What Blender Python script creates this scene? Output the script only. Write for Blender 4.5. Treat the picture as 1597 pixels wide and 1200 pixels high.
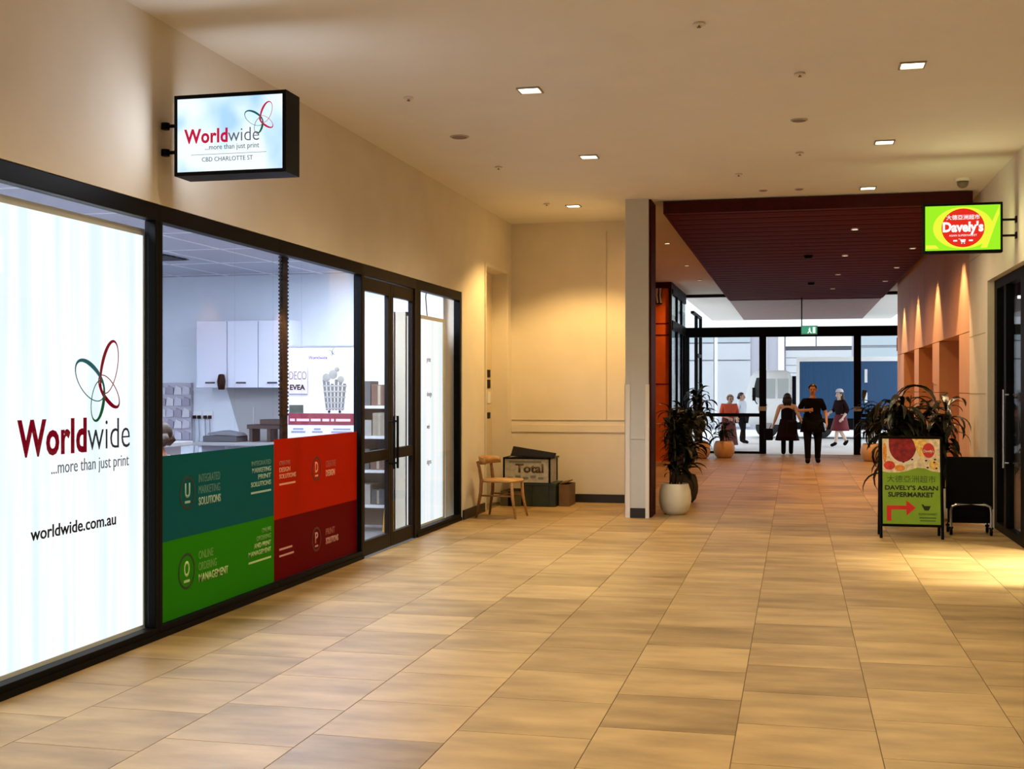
import bpy, bmesh, math, random
from mathutils import Vector, Matrix

for o in list(bpy.data.objects):
    bpy.data.objects.remove(o, do_unlink=True)
SC = bpy.context.scene
C = SC.collection
PI = math.pi
random.seed(7)

# ------------------------------------------------------------------ camera, world, exposure
cam_d = bpy.data.cameras.new('camera')
cam = bpy.data.objects.new('camera', cam_d)
C.objects.link(cam)
cam.location = (0, 0, 1.507)
cam.rotation_euler = (PI / 2, 0, math.atan2(442, 1900))
cam_d.sensor_width = 36
cam_d.lens = 1900 / 1597 * 36
cam_d.shift_y = 7 / 1597
cam_d.clip_end = 300
SC.camera = cam

w = bpy.data.worlds.new('overcast_sky')
SC.world = w
w.use_nodes = True
w.node_tree.nodes['Background'].inputs[0].default_value = (0.84, 0.92, 1.0, 1)
w.node_tree.nodes['Background'].inputs[1].default_value = 2.2

SC.view_settings.view_transform = 'Standard'
SC.view_settings.look = 'None'
SC.view_settings.gamma = 1
SC.view_settings.use_curve_mapping = False
SC.view_settings.exposure = 0.0

WARM = (1.0, 0.80, 0.47)
COOL = (0.74, 0.84, 1.0)
DOWNLIGHT_W = 140         # watts of one mall downlight
SHOP_PANEL = 38.0         # emission of a shop ceiling panel

# ------------------------------------------------------------------ materials
MATS = {}


def mat(name, col, rough=0.6, metal=0.0, noise=0.0, nscale=8.0, nstretch=(1, 1, 1), bump=0.0, bscale=60,
        emit=None, estr=0.0, spec=0.5, coat=0.0):
    if name in MATS:
        return MATS[name]
    m = bpy.data.materials.new(name)
    m.use_nodes = True
    nt = m.node_tree
    b = nt.nodes['Principled BSDF']
    b.inputs['Base Color'].default_value = (*col, 1)
    b.inputs['Roughness'].default_value = rough
    b.inputs['Metallic'].default_value = metal
    b.inputs['Specular IOR Level'].default_value = spec
    b.inputs['Coat Weight'].default_value = coat
    if emit:
        b.inputs['Emission Color'].default_value = (*emit, 1)
        b.inputs['Emission Strength'].default_value = estr
    if noise or bump:
        geo = nt.nodes.new('ShaderNodeNewGeometry')
        mp = nt.nodes.new('ShaderNodeMapping')
        mp.inputs['Scale'].default_value = nstretch
        nt.links.new(geo.outputs['Position'], mp.inputs['Vector'])
    if noise:
        n = nt.nodes.new('ShaderNodeTexNoise')
        n.inputs['Scale'].default_value = nscale
        n.inputs['Detail'].default_value = 5
        nt.links.new(mp.outputs[0], n.inputs['Vector'])
        r = nt.nodes.new('ShaderNodeValToRGB')
        r.color_ramp.elements[0].position = 0.3
        r.color_ramp.elements[1].position = 0.7
        r.color_ramp.elements[0].color = (*[c * (1 - noise) for c in col], 1)
        r.color_ramp.elements[1].color = (*[min(1, c * (1 + noise)) for c in col], 1)
        nt.links.new(n.outputs['Fac'], r.inputs['Fac'])
        nt.links.new(r.outputs['Color'], b.inputs['Base Color'])
    if bump:
        n2 = nt.nodes.new('ShaderNodeTexNoise')
        n2.inputs['Scale'].default_value = bscale
        nt.links.new(mp.outputs[0], n2.inputs['Vector'])
        bp = nt.nodes.new('ShaderNodeBump')
        bp.inputs['Strength'].default_value = bump
        bp.inputs['Distance'].default_value = 0.01
        nt.links.new(n2.outputs['Fac'], bp.inputs['Height'])
        nt.links.new(bp.outputs['Normal'], b.inputs['Normal'])
    MATS[name] = m
    return m


def glow(name, col, strength):
    """Something that gives off light: a lamp diffuser, a backlit sign face, a screen."""
    if name in MATS:
        return MATS[name]
    m = bpy.data.materials.new(name)
    m.use_nodes = True
    nt = m.node_tree
    nt.nodes.remove(nt.nodes['Principled BSDF'])
    e = nt.nodes.new('ShaderNodeEmission')
    e.inputs[0].default_value = (*col, 1)
    e.inputs[1].default_value = strength
    nt.links.new(e.outputs[0], nt.nodes['Material Output'].inputs['Surface'])
    MATS[name] = m
    return m


def backlit(name, c0, c1, strength, scale, stretch):
    """Backlit fabric: soft bands painted into its glow imitate shading of the folds."""
    m = glow(name, c0, strength)
    nt = m.node_tree
    e = [n for n in nt.nodes if n.type == 'EMISSION'][0]
    geo = nt.nodes.new('ShaderNodeNewGeometry')
    mp = nt.nodes.new('ShaderNodeMapping')
    mp.inputs['Scale'].default_value = stretch
    n = nt.nodes.new('ShaderNodeTexNoise')
    n.inputs['Scale'].default_value = scale
    n.inputs['Detail'].default_value = 1.5
    r = nt.nodes.new('ShaderNodeValToRGB')
    r.color_ramp.elements[0].position = 0.36
    r.color_ramp.elements[1].position = 0.58
    r.color_ramp.elements[0].color = (*c1, 1)
    r.color_ramp.elements[1].color = (*c0, 1)
    nt.links.new(geo.outputs['Position'], mp.inputs['Vector'])
    nt.links.new(mp.outputs[0], n.inputs['Vector'])
    nt.links.new(n.outputs['Fac'], r.inputs['Fac'])
    nt.links.new(r.outputs['Color'], e.inputs[0])
    return m


def glass(name, tint=(0.96, 0.98, 0.98), refl=1.0):
    if name in MATS:
        return MATS[name]
    m = bpy.data.materials.new(name)
    m.use_nodes = True
    nt = m.node_tree
    nt.nodes.remove(nt.nodes['Principled BSDF'])
    t = nt.nodes.new('ShaderNodeBsdfTransparent')
    t.inputs[0].default_value = (*tint, 1)
    g = nt.nodes.new('ShaderNodeBsdfGlossy')
    g.inputs['Roughness'].default_value = 0.02
    f = nt.nodes.new('ShaderNodeLayerWeight')      # Schlick reflectance, same from both sides of the pane
    pw = nt.nodes.new('ShaderNodeMath')
    pw.operation = 'POWER'
    pw.inputs[1].default_value = 5
    nt.links.new(f.outputs['Facing'], pw.inputs[0])
    mm = nt.nodes.new('ShaderNodeMath')
    mm.operation = 'MULTIPLY_ADD'
    mm.inputs[1].default_value = 0.45 * refl
    mm.inputs[2].default_value = 0.02 * refl
    nt.links.new(pw.outputs[0], mm.inputs[0])
    x = nt.nodes.new('ShaderNodeMixShader')
    nt.links.new(mm.outputs[0], x.inputs['Fac'])
    nt.links.new(t.outputs[0], x.inputs[1])
    nt.links.new(g.outputs[0], x.inputs[2])
    nt.links.new(x.outputs[0], nt.nodes['Material Output'].inputs['Surface'])
    MATS[name] = m
    return m


def film(name, col, trans=0.45):
    """Coloured vinyl on glass: light from the shop glows through it."""
    m = bpy.data.materials.new(name)
    m.use_nodes = True
    nt = m.node_tree
    b = nt.nodes['Principled BSDF']
    b.inputs['Base Color'].default_value = (*col, 1)
    b.inputs['Roughness'].default_value = 0.5
    b.inputs['Specular IOR Level'].default_value = 0.04
    t = nt.nodes.new('ShaderNodeBsdfTranslucent')
    t.inputs[0].default_value = (*col, 1)
    x = nt.nodes.new('ShaderNodeMixShader')
    x.inputs['Fac'].default_value = trans
    nt.links.new(b.outputs[0], x.inputs[1])
    nt.links.new(t.outputs[0], x.inputs[2])
    nt.links.new(x.outputs[0], nt.nodes['Material Output'].inputs['Surface'])
    MATS[name] = m
    return m


def tile_mat(name, c_lo, c_hi, per_island=False):
    m = bpy.data.materials.new(name)
    m.use_nodes = True
    nt = m.node_tree
    b = nt.nodes['Principled BSDF']
    geo = nt.nodes.new('ShaderNodeNewGeometry')
    if per_island:
        rnd = geo.outputs['Random Per Island']
    else:
        oi = nt.nodes.new('ShaderNodeObjectInfo')
        rnd = oi.outputs['Random']
    # per-tile offset so that the streaks break at the joints
    cmb = nt.nodes.new('ShaderNodeCombineXYZ')
    mul = nt.nodes.new('ShaderNodeMath')
    mul.operation = 'MULTIPLY'
    mul.inputs[1].default_value = 37
    nt.links.new(rnd, mul.inputs[0])
    nt.links.new(mul.outputs[0], cmb.inputs[2])
    add = nt.nodes.new('ShaderNodeVectorMath')
    nt.links.new(geo.outputs['Position'], add.inputs[0])
    nt.links.new(cmb.outputs[0], add.inputs[1])
    mp = nt.nodes.new('ShaderNodeMapping')
    mp.inputs['Scale'].default_value = (1.0, 2.8, 1)
    nt.links.new(add.outputs[0], mp.inputs['Vector'])
    n = nt.nodes.new('ShaderNodeTexNoise')
    n.inputs['Scale'].default_value = 1.7
    n.inputs['Detail'].default_value = 5
    n.inputs['Roughness'].default_value = 0.55
    nt.links.new(mp.outputs[0], n.inputs['Vector'])
    # fac = 0.28*random + streak
    m2 = nt.nodes.new('ShaderNodeMath')
    m2.operation = 'MULTIPLY_ADD'
    m2.inputs[1].default_value = 0.22
    nt.links.new(rnd, m2.inputs[0])
    nt.links.new(n.outputs['Fac'], m2.inputs[2])
    r = nt.nodes.new('ShaderNodeValToRGB')
    r.color_ramp.elements[0].position = 0.36
    r.color_ramp.elements[1].position = 0.86
    r.color_ramp.elements[0].color = (*c_lo, 1)
    r.color_ramp.elements[1].color = (*c_hi, 1)
    nt.links.new(m2.outputs[0], r.inputs['Fac'])
    nt.links.new(r.outputs['Color'], b.inputs['Base Color'])
    b.inputs['Roughness'].default_value = 0.42
    b.inputs['Specular IOR Level'].default_value = 0.45
    n3 = nt.nodes.new('ShaderNodeTexNoise')
    n3.inputs['Scale'].default_value = 45
    bp = nt.nodes.new('ShaderNodeBump')
    bp.inputs['Strength'].default_value = 0.12
    bp.inputs['Distance'].default_value = 0.004
    nt.links.new(geo.outputs['Position'], n3.inputs['Vector'])
    nt.links.new(n3.outputs['Fac'], bp.inputs['Height'])
    nt.links.new(bp.outputs['Normal'], b.inputs['Normal'])
    MATS[name] = m
    return m


M_WALL = mat('cream_plaster', (0.68, 0.61, 0.50), 0.75, noise=0.03, nscale=3, bump=0.03)
M_CEIL = mat('ceiling_plaster', (0.74, 0.70, 0.62), 0.85, noise=0.02, nscale=2)
M_BLACK = mat('black_aluminium', (0.003, 0.003, 0.0035), 0.5, spec=0.08)
M_DOORF = mat('dark_bronze_aluminium', (0.012, 0.007, 0.004), 0.5, spec=0.12)
M_BASE = mat('black_skirting', (0.012, 0.010, 0.009), 0.4)
M_GROUT = mat('dark_grout', (0.16, 0.11, 0.06), 0.9)
M_TILE = tile_mat('stone_tile', (0.20, 0.122, 0.045), (0.47, 0.312, 0.130))
M_TILE2 = tile_mat('stone_tile_far', (0.20, 0.122, 0.045), (0.47, 0.312, 0.130), True)
M_GREYCOL = mat('pale_grey_paint', (0.52, 0.49, 0.43), 0.7, noise=0.02)
M_GUARD = mat('cream_corner_guard', (0.70, 0.63, 0.52), 0.5)
M_TERRA = mat('terracotta_panel', (0.62, 0.36, 0.20), 0.55, noise=0.05, nscale=3)
M_REDWOOD = mat('dark_red_timber', (0.085, 0.0035, 0.0025), 0.6, noise=0.35, nscale=4, nstretch=(1, 8, 1), spec=0.03)
M_DARKRED = mat('deep_maroon_timber', (0.045, 0.004, 0.003), 0.5, noise=0.2, spec=0.1)
M_ORANGE = mat('orange_panel', (0.75, 0.16, 0.02), 0.4, noise=0.06)
M_GLASS = glass('clear_glass', (0.97, 0.98, 0.99), 0.75)
M_DGLASS = glass('tinted_glass', (0.55, 0.6, 0.6), 1.0)
M_WHITE = mat('white_paint', (0.75, 0.76, 0.78), 0.6)
M_SHOPW = mat('shop_wall_white', (0.66, 0.70, 0.76), 0.7, noise=0.02)
M_SHOPC = mat('shop_ceiling_tile', (0.42, 0.42, 0.50), 0.8)
M_SHOPF = mat('grey_vinyl_floor', (0.22, 0.22, 0.23), 0.5, noise=0.05)
M_STEEL = mat('brushed_steel', (0.55, 0.55, 0.56), 0.3, 1.0)
M_TBAR = mat('white_ceiling_bar', (0.75, 0.76, 0.8), 0.5)
M_TERRACOTTA_POT = mat('sandy_glazed_pot', (0.62, 0.40, 0.22), 0.35, noise=0.05)
M_CREAMPOT = mat('cream_glazed_pot', (0.72, 0.66, 0.52), 0.3, noise=0.03)
M_SOIL = mat('potting_soil', (0.03, 0.02, 0.013), 0.95, noise=0.3, nscale=60)
M_LEAF = mat('dark_green_leaf', (0.012, 0.018, 0.009), 0.4, noise=0.3, nscale=9)
M_LEAF2 = mat('bronze_green_leaf', (0.030, 0.026, 0.014), 0.36, noise=0.35, nscale=9)
M_STEM = mat('plant_stem', (0.05, 0.035, 0.02), 0.8)

# ------------------------------------------------------------------ mesh helpers


def BM():
    return bmesh.new()


def bx(bm, x0, x1, y0, y1, z0, z1, bev=0.0):
    r = bmesh.ops.create_cube(bm, size=1.0, matrix=Matrix.Translation(((x0 + x1) / 2, (y0 + y1) / 2, (z0 + z1) / 2)) @
                              Matrix.Diagonal((abs(x1 - x0), abs(y1 - y0), abs(z1 - z0), 1)))
    if bev:
        es = list({e for v in r['verts'] for e in v.link_edges})
        bmesh.ops.bevel(bm, geom=es, offset=bev, segments=2, affect='EDGES', profile=0.5)
    return bm


def tube(bm, pts, radii, seg=8, cap=True):
    pts = [Vector(p) for p in pts]
    if not isinstance(radii, (list, tuple)):
        radii = [radii] * len(pts)
    rings = []
    ref = None
    for i, p in enumerate(pts):
        if i == 0:
            d = pts[1] - p
        elif i == len(pts) - 1:
            d = p - pts[i - 1]
        else:
            d = (pts[i + 1] - pts[i - 1])
        d.normalize()
        if ref is None:
            ref = Vector((0, 0, 1)) if abs(d.z) < 0.9 else Vector((1, 0, 0))
        a = d.cross(ref).normalized()
        b = d.cross(a).normalized()
        ref = -b if False else ref
        rings.append([bm.verts.new(p + (a * math.cos(2 * PI * k / seg) + b * math.sin(2 * PI * k / seg)) * radii[i])
                      for k in range(seg)])
    for i in range(len(rings) - 1):
        for k in range(seg):
            bm.faces.new((rings[i][k], rings[i][(k + 1) % seg], rings[i + 1][(k + 1) % seg], rings[i + 1][k]))
    if cap:
        bm.faces.new(rings[0][::-1])
        bm.faces.new(rings[-1])
    bmesh.ops.recalc_face_normals(bm, faces=bm.faces)
    return bm


def lathe(bm, prof, c=(0, 0, 0), seg=24, sx=1.0, sy=1.0):
    rings = []
    for r, z in prof:
        rings.append([bm.verts.new((c[0] + r * sx * math.cos(2 * PI * k / seg), c[1] + r * sy * math.sin(2 * PI * k / seg), c[2] + z))
                      for k in range(seg)])
    for i in range(len(rings) - 1):
        for k in range(seg):
            bm.faces.new((rings[i][k], rings[i][(k + 1) % seg], rings[i + 1][(k + 1) % seg], rings[i + 1][k]))
    bm.faces.new(rings[0][::-1])
    bm.faces.new(rings[-1])
    bmesh.ops.recalc_face_normals(bm, faces=bm.faces)
    return bm


def ball(bm, c, rx, ry, rz, seg=16, rings=10):
    bmesh.ops.create_uvsphere(bm, u_segments=seg, v_segments=rings, radius=1,
                              matrix=Matrix.Translation(c) @ Matrix.Diagonal((rx, ry, rz, 1)))
    return bm


def poly(bm, pts, o, r, u, depth):
    """Prism: 2-D outline pts in the plane (o, r, u), thickened by depth along r x u."""
    o, r, u = Vector(o), Vector(r), Vector(u)
    n = r.cross(u) * depth
    lo = [bm.verts.new(o + r * a + u * b) for a, b in pts]
    hi = [bm.verts.new(o + r * a + u * b + n) for a, b in pts]
    bm.faces.new(lo[::-1])
    bm.faces.new(hi)
    k = len(pts)
    for i in range(k):
        bm.faces.new((lo[i], lo[(i + 1) % k], hi[(i + 1) % k], hi[i]))
    bmesh.ops.recalc_face_normals(bm, faces=bm.faces)
    return bm


def ring(bm, cx, cy, a, b, ang, t_thin, t_thick, side, o, r, u, depth, seg=40):
    """Elliptic ring in a plane whose stroke swells towards direction `side` (radians)."""
    o, r, u = Vector(o), Vector(r), Vector(u)
    n = r.cross(u) * depth
    ca, sa = math.cos(ang), math.sin(ang)
    L = []
    for k in range(seg):
        t = 2 * PI * k / seg
        q = 0.5 + 0.5 * math.cos(t - side)
        th = t_thin + (t_thick - t_thin) * q ** 2.2
        row = []
        for aa, bb in ((a, b), (a - th, b - th)):
            x, y = aa * math.cos(t), bb * math.sin(t)
            p = o + r * (cx + ca * x - sa * y) + u * (cy + sa * x + ca * y)
            row += [bm.verts.new(p), bm.verts.new(p + n)]
        L.append(row)
    for k in range(seg):
        p, q = L[k], L[(k + 1) % seg]
        bm.faces.new((p[0], q[0], q[2], p[2]))
        bm.faces.new((p[1], p[3], q[3], q[1]))
        bm.faces.new((p[0], p[1], q[1], q[0]))
        bm.faces.new((p[2], q[2], q[3], p[3]))
    bmesh.ops.recalc_face_normals(bm, faces=bm.faces)
    return bm


def mesh_of(name, bm, m, smooth=False):
    me = bpy.data.meshes.new(name)
    bm.to_mesh(me)
    bm.free()
    for mm in (m if isinstance(m, (list, tuple)) else [m]):
        me.materials.append(mm)
    if smooth:
        for p in me.polygons:
            p.use_smooth = True
    return me


def obj(name, bm, m, parent=None, smooth=False, local=False):
    """Link a bmesh as one object; geometry given in world space unless local."""
    if parent is not None and not local:
        T = parent.get('_t')
        inv = world_of(parent).inverted()
        bmesh.ops.transform(bm, matrix=inv, verts=bm.verts)
    o = bpy.data.objects.new(name, mesh_of(name, bm, m, smooth))
    C.objects.link(o)
    if parent is not None:
        o.parent = parent
    return o


def world_of(o):
    M = o.matrix_basis.copy()
    while o.parent is not None:
        o = o.parent
        M = o.matrix_basis @ M
    return M


def tag(o, label=None, cat=None, group=None, kind=None):
    if label:
        o['label'] = label
    if cat:
        o['category'] = cat
    if group:
        o['group'] = group
    if kind:
        o['kind'] = kind
    return o


def thing(name, label, cat, loc=(0, 0, 0), rz=0.0, group=None):
    o = bpy.data.objects.new(name, None)
    o.empty_display_size = 0.1
    C.objects.link(o)
    o.location = loc
    o.rotation_euler = (0, 0, rz)
    return tag(o, label, cat, group)


def struct(name, bm, m, label=None, smooth=False):
    o = obj(name, bm, m, None, smooth)
    return tag(o, label, None, None, 'structure')


def copy_tree(o, parent=None):
    c = o.copy()
    C.objects.link(c)
    c.parent = parent
    for ch in list(o.children):
        if ch.name in SC.objects or True:
            copy_tree(ch, c)
    return c


def text(name, s, m, parent, o, r, u, width=None, height=None, bold=0.0, align='l', depth=0.002, sy=None, spacing=1.0):
    """Lettering as a mesh. o = left end of the baseline; width/height in metres fit the ink."""
    cu = bpy.data.curves.new(name, 'FONT')
    cu.body = s
    cu.size = 1
    cu.offset = bold
    cu.space_character = spacing
    cu.resolution_u = 3
    t = bpy.data.objects.new('tmp', cu)
    C.objects.link(t)
    dg = bpy.context.evaluated_depsgraph_get()
    me = bpy.data.meshes.new_from_object(t.evaluated_get(dg))
    bpy.data.objects.remove(t)
    bpy.data.curves.remove(cu)
    if not me.vertices:
        return None
    xs = [v.co.x for v in me.vertices]
    ys = [v.co.y for v in me.vertices]
    w_, h_ = max(xs) - min(xs), max(ys) - min(0, min(ys))
    kx = ky = None
    if width:
        kx = width / w_
    if height:
        ky = height / max(ys)
    kx = kx or ky
    ky = ky or kx
    x0 = min(xs)
    off = {'l': 0, 'c': -w_ * kx / 2, 'r': -w_ * kx}[align]
    bm = BM()
    bm.from_mesh(me)
    bpy.data.meshes.remove(me)
    o, r, u = Vector(o), Vector(r), Vector(u)
    n = r.cross(u)
    for v in bm.verts:
        v.co = o + r * ((v.co.x - x0) * kx + off) + u * (v.co.y * ky) + n * depth
    ex = bmesh.ops.extrude_face_region(bm, geom=list(bm.faces))
    for v in [g for g in ex['geom'] if isinstance(g, bmesh.types.BMVert)]:
        v.co -= n * depth
    bmesh.ops.recalc_face_normals(bm, faces=bm.faces)
    return obj(name, bm, m, parent)


# plane axes: seen by someone in the mall
RW, UP = Vector((0, 1, 0)), Vector((0, 0, 1))      # on the left wall (faces +x): reading runs along +y
RF = Vector((1, 0, 0))                             # facing the camera (-y): reading runs along +x

# ================================================================== SETTING
ZC = 3.73
XL, XR = -3.73, 2.03

# ---- floor: grout bed and tiles
_f = bx(BM(), -3.73, 2.15, -8, 28.9, -0.12, -0.004)
bx(_f, -4.0, -3.73, 14.4, 15.9, -0.12, -0.002)
bx(_f, -3.1, -2.6, 16.0, 28.9, -0.12, -0.004)
bx(_f, 2.15, 2.7, 14.2, 28.9, -0.12, -0.004)
fl = struct('floor', _f, M_GROUT,
            'tan stone tile floor running the length of the mall')
tile_cache = {}


def tile_mesh(wd, ln):
    k = (round(wd, 3), round(ln, 3))
    if k not in tile_cache:
        b = BM()
        g = 0.0022
        bx(b, -wd / 2 + g, wd / 2 - g, -ln / 2 + g, ln / 2 - g, -0.012, 0.0)
        tile_cache[k] = mesh_of('tile', b, M_TILE)
    return tile_cache[k]


edges = [-0.254 + 0.6 * k for k in range(-6, 5)]
cols = []
for k in range(-6, 5):
    a, b = -0.254 + 0.6 * (k), -0.254 + 0.6 * (k + 1)
    a, b = max(a, XL), min(b, 2.14)
    if b - a > 0.05:
        cols.append((k, a, b))
far = BM()
n_t = 0
for k, a, b in cols:
    ph = (0.38 + 0.2 * k) % 0.6
    y = -8.0 + ph - 0.6
    while y < 28.88:
        y0, y1 = max(y, -8), min(y + 0.6, 28.89)
        ym = (y0 + y1) / 2
        xm = (a + b) / 2
        # only what stands inside the view frustum counts as a part
        inview = ym > 4.3 and ym < 19.6 and xm < ym * 0.2 + 0.75
        if y1 - y0 > 0.05:
            if inview and n_t < 300:
                t = bpy.data.objects.new('tile', tile_mesh(b - a, y1 - y0))
                C.objects.link(t)
                t.parent = fl
                t.location = (xm, ym, 0)
                n_t += 1
            else:
                bx(far, a + 0.0022, b - 0.0022, y0 + 0.0022, y1 - 0.0022, -0.012, 0)
        y += 0.6
tag(obj('tile_field', far, M_TILE2, fl), 'tan floor tiles too far or out of view', None, None, 'stuff')

# ---- ceiling
b = BM()
bx(b, XL, 2.3, -8, 16.0, ZC, ZC + 0.15)
bx(b, -2.95, 2.6, 16.0, 28.9, ZC, ZC + 0.15)
struct('ceiling', b, M_CEIL, 'plain tan plaster ceiling with small square downlights')

# ---- left wall (upper band over the shopfront, solid end with door recess)
b = BM()
bx(b, XL - 0.2, XL, -8, 13.50, 2.62, ZC)
bx(b, XL - 0.2, XL, 13.50, 14.58, 0, ZC)
bx(b, XL - 0.2, XL, 14.58, 15.72, 3.03, ZC)
bx(b, XL - 0.2, XL, 15.72, 16.15, 0, ZC)
bx(b, XL - 0.2, XL, -8, 3.6, 0, 2.62)
struct('wall_left', b, M_WALL, 'cream wall above the black shopfront on the left')
b = BM()
bx(b, XL, -1.94, 16.0, 16.15, 0, ZC)
wb = struct('wall_back', b, M_WALL, 'cream end wall of the alcove behind the chair and boxes')
b = BM()
bx(b, -3.729, -1.941, 15.985, 15.999, 0.93, 1.03, 0.003)
obj('guard_rail', b, M_WALL, wb)
b = BM()
bx(b, -3.729, -1.941, 15.99, 15.999, 1.09, 1.097)
bx(b, -2.44, -2.434, 15.99, 15.999, 1.1, 3.6)
obj('panel_joint', b, mat('cream_joint', (0.5, 0.42, 0.3), 0.8), wb)
b = BM()
bx(b, -3.71, -1.945, 15.975, 15.999, 0, 0.11)
struct('baseboard_back', b, M_BASE, 'black skirting along the alcove wall')
b = BM()
bx(b, XL + 0.001, XL + 0.02, 13.52, 14.50, 0, 0.11)
struct('baseboard_left', b, M_BASE, 'black skirting beside the black shopfront')

# recessed door in the left wall
b = BM()
bx(b, XL - 0.24, XL - 0.2, 14.5, 15.8, 0, 3.1)
d1 = struct('door_1', b, mat('beige_door', (0.60, 0.50, 0.35), 0.6), 'tall beige door recessed beside the alcove')
b = BM()
for y0, y1 in ((14.54, 14.575), (15.725, 15.76)):
    bx(b, XL + 0.001, XL + 0.015, y0, y1, 0, 3.07)
bx(b, XL + 0.001, XL + 0.015, 14.575, 15.725, 3.035, 3.07)
obj('architrave', b, M_GUARD, d1)
b = BM()
bx(b, XL - 0.199, XL - 0.192, 15.38, 15.385, 0.02, 3.0)
obj('door_gap', b, M_BASE, d1)
for z0, z1, mm in ((1.66, 1.76, M_BLACK), (1.52, 1.63, M_BLACK), (1.32, 1.47, M_WHITE), (1.12, 1.2, M_BLACK)):
    b = BM()
    bx(b, XL - 0.199, XL - 0.19, 15.46, 15.6, z0, z1, 0.002)
    obj('door_plate', b, mm, d1)

# ---- the wall end between alcove and corridor
b = BM()
bx(b, -1.94, -1.67, 14.2, 14.75, 0, ZC)
bx(b, -1.94, -1.81, 14.75, 16.15, 0, ZC)
pier = struct('wall_pier', b, M_GREYCOL, 'pale grey wall end between alcove and corridor')
for x0, x1 in ((-1.945, -1.885), (-1.705, -1.665)):
    b = BM()
    bx(b, x0, x1, 14.192, 14.199, 0, 1.56)
    if x0 < -1.8:
        bx(b, -1.947, -1.9405, 14.192, 14.28, 0, 1.56)
    else:
        bx(b, -1.6695, -1.663, 14.192, 14.24, 0, 1.56)
    obj('corner_guard', b, M_GUARD, pier)
b = BM()
bx(b, -1.88, -1.71, 14.19, 14.199, 0.92, 1.06, 0.002)
obj('guard_rail', b, M_GREYCOL, pier)
b = BM()
bx(b, -1.883, -1.707, 14.188, 14.199, 0, 0.115)
struct('baseboard_pier', b, M_BASE, 'black skirting at the foot of the pale wall end')
# dark red cladding on its corridor side
b = BM()
bx(b, -1.669, -1.645, 14.26, 14.74, 0, ZC - 0.002)
struct('trim_1', b, M_DARKRED, 'dark red timber lining on the corridor side of the wall end')

# ---- corridor left side
b = BM()
bx(b, -3.1, -2.95, 16.15, 25.4, 0, ZC)
bx(b, -3.1, -1.81, 16.15, 16.2, 0, ZC)
struct('wall_corridor_left', b, M_REDWOOD, 'dark red side wall of the corridor behind the plants')
b = BM()
bx(b, -3.1, -2.55, 25.4, 25.6, 0, 3.60)
ow = struct('wall_corridor_end', b, M_ORANGE, 'bright orange panel wall beside the exit glazing')
for z in (2.62, 2.86, 1.6):
    b = BM()
    bx(b, -2.95, -2.552, 25.394, 25.3995, z, z + 0.02)
    obj('panel_joint', b, M_REDWOOD, ow)
b = BM()
bx(b, -3.1, -2.50, 25.36, 25.66, 3.60, ZC - 0.001)
obj('header', b, M_DARKRED, ow)
b = BM()
bx(b, -2.56, -2.50, 25.36, 25.42, 0, 3.60)
obj('edge_post', b, M_DOORF, ow)
# side glazing between the orange wall and the exit
g = tag(bpy.data.objects.new('window_side', None), 'dark framed side glazing between orange wall and exit', None, None, 'structure')
C.objects.link(g)
g.location = (-2.53, 25.66, 0)
b = BM()
bx(b, -2.56, -2.50, 25.661, 28.85, 3.50, ZC - 0.001)
bx(b, -2.56, -2.50, 25.661, 28.85, 0, 0.1)
bx(b, -2.56, -2.50, 25.661, 28.85, 2.75, 2.95)
for y in (26.7, 27.8):
    bx(b, -2.56, -2.50, y, y + 0.06, 0.1, 3.5)
obj('frame', b, M_BLACK, g)
for y0, y1 in ((25.66, 26.7), (26.76, 27.8), (27.86, 28.85)):
    b = BM()
    bx(b, -2.535, -2.525, y0, y1, 0.1, 3.5)
    obj('pane', b, M_DGLASS, g)

# ---- right wall of the mall (upper band) and the terracotta corridor wall
b = BM()
bx(b, XR, XR + 0.25, -8, 14.05, 2.68, ZC)
bx(b, XR, XR + 0.25, 14.05, 15.45, 0, ZC)
bx(b, XR, XR + 0.25, -8, 8.0, 0, 2.68)
wr = struct('wall_right', b, M_WALL, 'cream wall above the black shopfront on the right')
b = BM()
for z in (2.12, 3.02, 1.45):
    bx(b, XR - 0.002, XR + 0.001, 14.2, 15.44, z, z + 0.012)
obj('panel_joint', b, mat('cream_joint', (0.5, 0.42, 0.3), 0.8), wr)
# corridor wall with three niches
M_NICHE = mat('niche_lining', (0.62, 0.33, 0.20), 0.6)
wc = tag(bpy.data.objects.new('wall_corridor_right', None), 'terracotta panel wall with niches and light scallops', None, None, 'structure')
C.objects.link(wc)
wc.location = (XR, 15.45, 0)
niches = [(16.4, 18.6), (19.5, 21.6), (22.4, 24.5)]
ys = [15.45, 18.05, 20.7, 23.35, 26.0]
for i in range(4):
    b = BM()
    bx(b, XR, XR + 0.12, ys[i] + 0.004, ys[i + 1] - 0.004, 2.2, ZC - 0.001)
    obj('upper_panel', b, M_TERRA, wc)
piers = [15.45] + [v for n in niches for v in n] + [26.0]
for i in range(0, len(piers), 2):
    b = BM()
    bx(b, XR, XR + 0.12, piers[i] + 0.002, piers[i + 1] - 0.002, 1.46, 2.19)
    bx(b, XR, XR + 0.12, piers[i] + 0.002, piers[i + 1] - 0.002, 0, 1.45)
    obj('pier_panel', b, M_TERRA, wc)
for y0, y1 in niches:
    b = BM()
    bx(b, XR + 0.5, XR + 0.55, y0, y1, 0, 2.3)
    bx(b, XR + 0.12, XR + 0.5, y0 - 0.05, y0, 0, 2.3)
    bx(b, XR + 0.12, XR + 0.5, y1, y1 + 0.05, 0, 2.3)
    bx(b, XR + 0.12, XR + 0.55, y0, y1, 2.2, 2.3)
    obj('niche', b, M_NICHE, wc)
b = BM()
bx(b, XR + 0.12, XR + 0.6, 15.45, 26.0, 2.31, ZC)
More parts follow.
